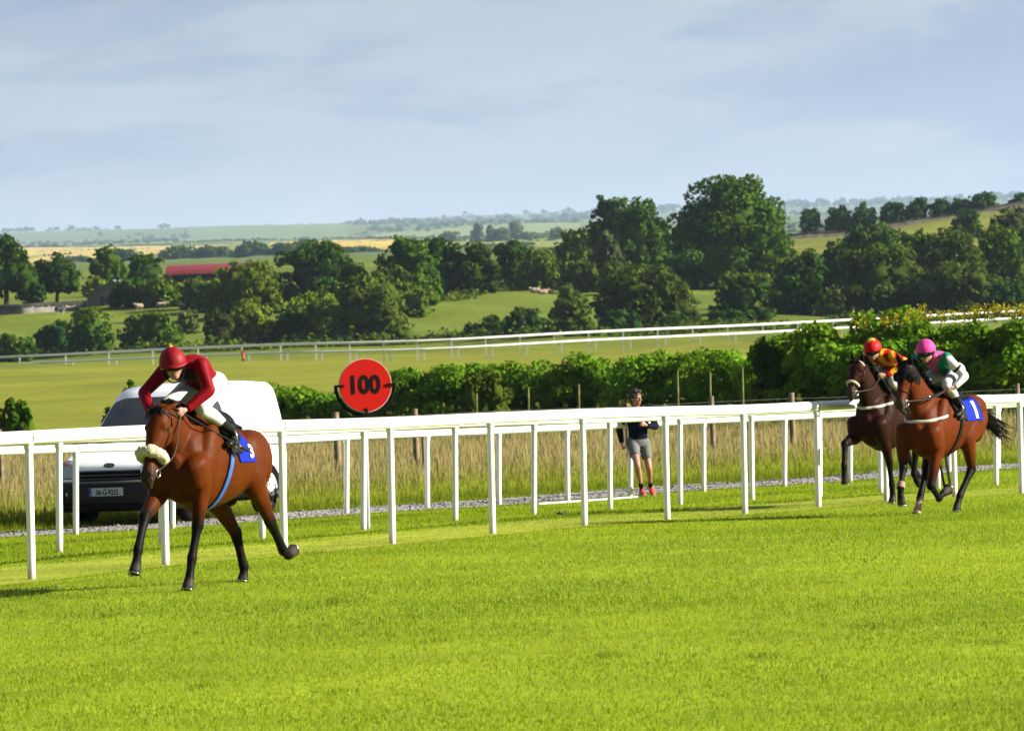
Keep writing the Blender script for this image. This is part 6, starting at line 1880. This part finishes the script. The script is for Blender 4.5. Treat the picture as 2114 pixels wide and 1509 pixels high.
    # front: headlights, grille, bumper
    for s in (1, -1):
        q = [(0, s * .50, .655), (0, s * .825, .665), (0, s * .815, .93), (0, s * .53, .90)]
        patch('headlight_surround', BLK, q, (-1, 0, 0), .004, rnd=.1)
        q = [(0, s * .515, .668), (0, s * .805, .678), (0, s * .80, .915), (0, s * .545, .888)]
        hl = patch('headlight', mat('headlight_glass', (.50, .52, .54), .06, .8, metal=.35, var=.2, scale=18), q, (-1, 0, 0), .014, rnd=.1)
        q = [(0, s * .68, .84), (0, s * .795, .845), (0, s * .79, .905), (0, s * .68, .895)]
        patch('indicator', mat('indicator_lens', (.55, .20, .12), .15, .6), q, (-1, 0, 0), .018)
    patch('grille', BLK, [(0, -.49, .60), (0, .49, .60), (0, .49, .775), (0, -.49, .775)], (-1, 0, 0), .008)
    for z in (.645, .70, .755):
        patch('grille_bar', mat('grille_bar_grey', (.10, .105, .11), .5), [(0, -.47, z), (0, .47, z), (0, .47, z + .016), (0, -.47, z + .016)], (-1, 0, 0), .024, nv=2)
    pth = [(-.62, -.90), (-.30, -.895), (-.08, -.80), (.035, -.55), (.07, -.25), (.075, 0)]
    pth = pth + [(x, -y) for x, y in pth[-2::-1]]
    L = spline([(x, y, .47) for x, y in pth], 40)
    MB().tube(L, np.tile([.155, .06], (40, 1)), 14, side=(0, 0, 1)).build('front_bumper', PLAS, root, True)
    L2 = spline([(x - .05, y * .97, .28) for x, y in pth], 40)
    MB().tube(L2, np.tile([.085, .05], (40, 1)), 10, side=(0, 0, 1)).build('lower_valance', BLK, root, True)
    L3 = spline([(x + .012, y * .93, .605) for x, y in pth[2:-2]], 30)
    MB().tube(L3, np.tile([.022, .05], (30, 1)), 8, side=(0, 0, 1)).build('bumper_strip', mat('bumper_top_grey', (.13, .135, .14), .5), root, True)
    for s in (1, -1):
        MB().ball((.045, s * .62, .45), (.03, .055, .055), 14, 9).build('fog_light', mat('fog_glass', (.55, .56, .57), .1, .6, metal=.2), root, True)
        MB().box((.03, s * .62, .45), (.05, .20, .16), taper=.9).build('fog_light_housing', BLK, root)
    MB().box((-2.1, 0, .29), (3.9, 1.5, .10)).build('underside', BLK, root)
    pt = MB(); pt.box((.140, .01, .475), (.012, .53, .115)); pt.build('number_plate', mat('plate_white', (.62, .65, .68), .35, .4, var=.03), root)
    MB().box((.1475, -.235, .475), (.004, .04, .113)).build('plate_band', mat('plate_blue', (.01, .06, .50), .4), root)
    def put(txt, size, bold, x, y, z, m_, sx=1.0, nm='lettering'):
        Vt, Ft = text_mesh(txt, size, bold)
        MB().add(np.stack([np.full(len(Vt), x), Vt[:, 0] * sx + y, Vt[:, 1] + z], 1), Ft).build(nm, m_, root)
    put('06-G-9232', .100, .0028, .1475, .03, .470, BLACK, .80)
    put('GAILLIMH', .020, .0003, .1475, .02, .519, BLACK, .9)
    put('IRL', .022, .0004, .1505, -.235, .44, NUMW, .8)
    c = hit((3, 0, .835), (-1, 0, 0), .012)
    a = np.linspace(0, 2 * np.pi, 32, endpoint=False)
    rows = [np.stack([np.full(32, c[0] + o), np.cos(a) * .085 * r, c[2] + np.sin(a) * .034 * r], 1) for r, o in ((1.0, -.012), (1.0, .012), (.9, .016))]
    F = [(i * 32 + q, i * 32 + (q + 1) % 32, (i + 1) * 32 + (q + 1) % 32, (i + 1) * 32 + q) for i in range(2) for q in range(32)]
    MB().add(np.concatenate(rows), F).build('emblem_ring', CHR, root)
    MB().add(np.stack([np.full(32, c[0] + .0155), np.cos(a) * .078, c[2] + np.sin(a) * .0305], 1), [tuple(range(32))]).build('emblem', mat('emblem_blue', (.02, .035, .12), .3), root)
    put('Ford', .046, .001, c[0] + .018, 0, c[2], CHR, 1.1)
    patch('scuttle', BLK, [(0, -.78, 1.150), (0, .78, 1.150), (0, .76, 1.195), (0, -.76, 1.195)], (-1, 0, 0), .012, nu=20, nv=4)
    for y0, y1 in ((-.55, .0), (.05, .58)):
        p0 = hit((3, y0, 1.20), (-1, 0, 0), .02); p1 = hit((3, y1, 1.235), (-1, 0, 0), .03)
        MB().tube(np.array([p0, p1]), .010, 6).build('wiper', BLK, root, True)
    MB().ball((-.62, .02, 1.075), (.02, .03, .012), 10, 6).build('washer_jet', BLK, root, True)
    MB().tube(np.array([[-2.2, .45, 1.95], [-2.42, .45, 2.22]]), np.array([.008, .004]), 6).build('aerial', BLK, root, True)
van()

# ------------------------------------------------------------------ small things in the grass
P = on_ground(1158, 1067); k = MB(); g = np.random.default_rng(4)
pts = []
for i in range(5):
    for q in range(5): pts.append((.025 * (i - 2) + g.normal(0, .004), .018 * (q - 2), .05 + .02 * math.sin(i * 1.3 + q) + g.normal(0, .004)))
k.add(pts + [(x, y, z + .003) for x, y, z in pts], [(i * 5 + q, (i + 1) * 5 + q, (i + 1) * 5 + q + 1, i * 5 + q + 1) for i in range(4) for q in range(4)] + [(25 + i * 5 + q, 25 + i * 5 + q + 1, 25 + (i + 1) * 5 + q + 1, 25 + (i + 1) * 5 + q) for i in range(4) for q in range(4)])
o = k.build('paper_scrap', mat('white_paper', (.7, .7, .66), .8), None, True); o.location = P
tag(o, 'tiny white scrap of paper lying in the grass beyond the nearest rail', 'litter')
P = at(664, 1024, 93.0); k = MB(); g = np.random.default_rng(8)
for q in range(26):
    a = g.uniform(0, 6.28); b = np.array([g.normal(0, .10), g.normal(0, .06), .02])
    k.tube(spline([b, b + np.array([math.cos(a) * .08, math.sin(a) * .08, g.uniform(.08, .2)]), b + np.array([math.cos(a) * .22, math.sin(a) * .16, g.uniform(.0, .16)])], 6), np.array([.012, .012, .010, .009, .007, .004]), 5)
o = k.build('fallen_branch', mat('dead_twigs', (.03, .026, .022), .9), None, True); o.location = (P[0], P[1], tz(P[0], P[1]) + .16); tag(o, 'dark tangle of dead twigs lying at the foot of the wooden fence post', 'branch')
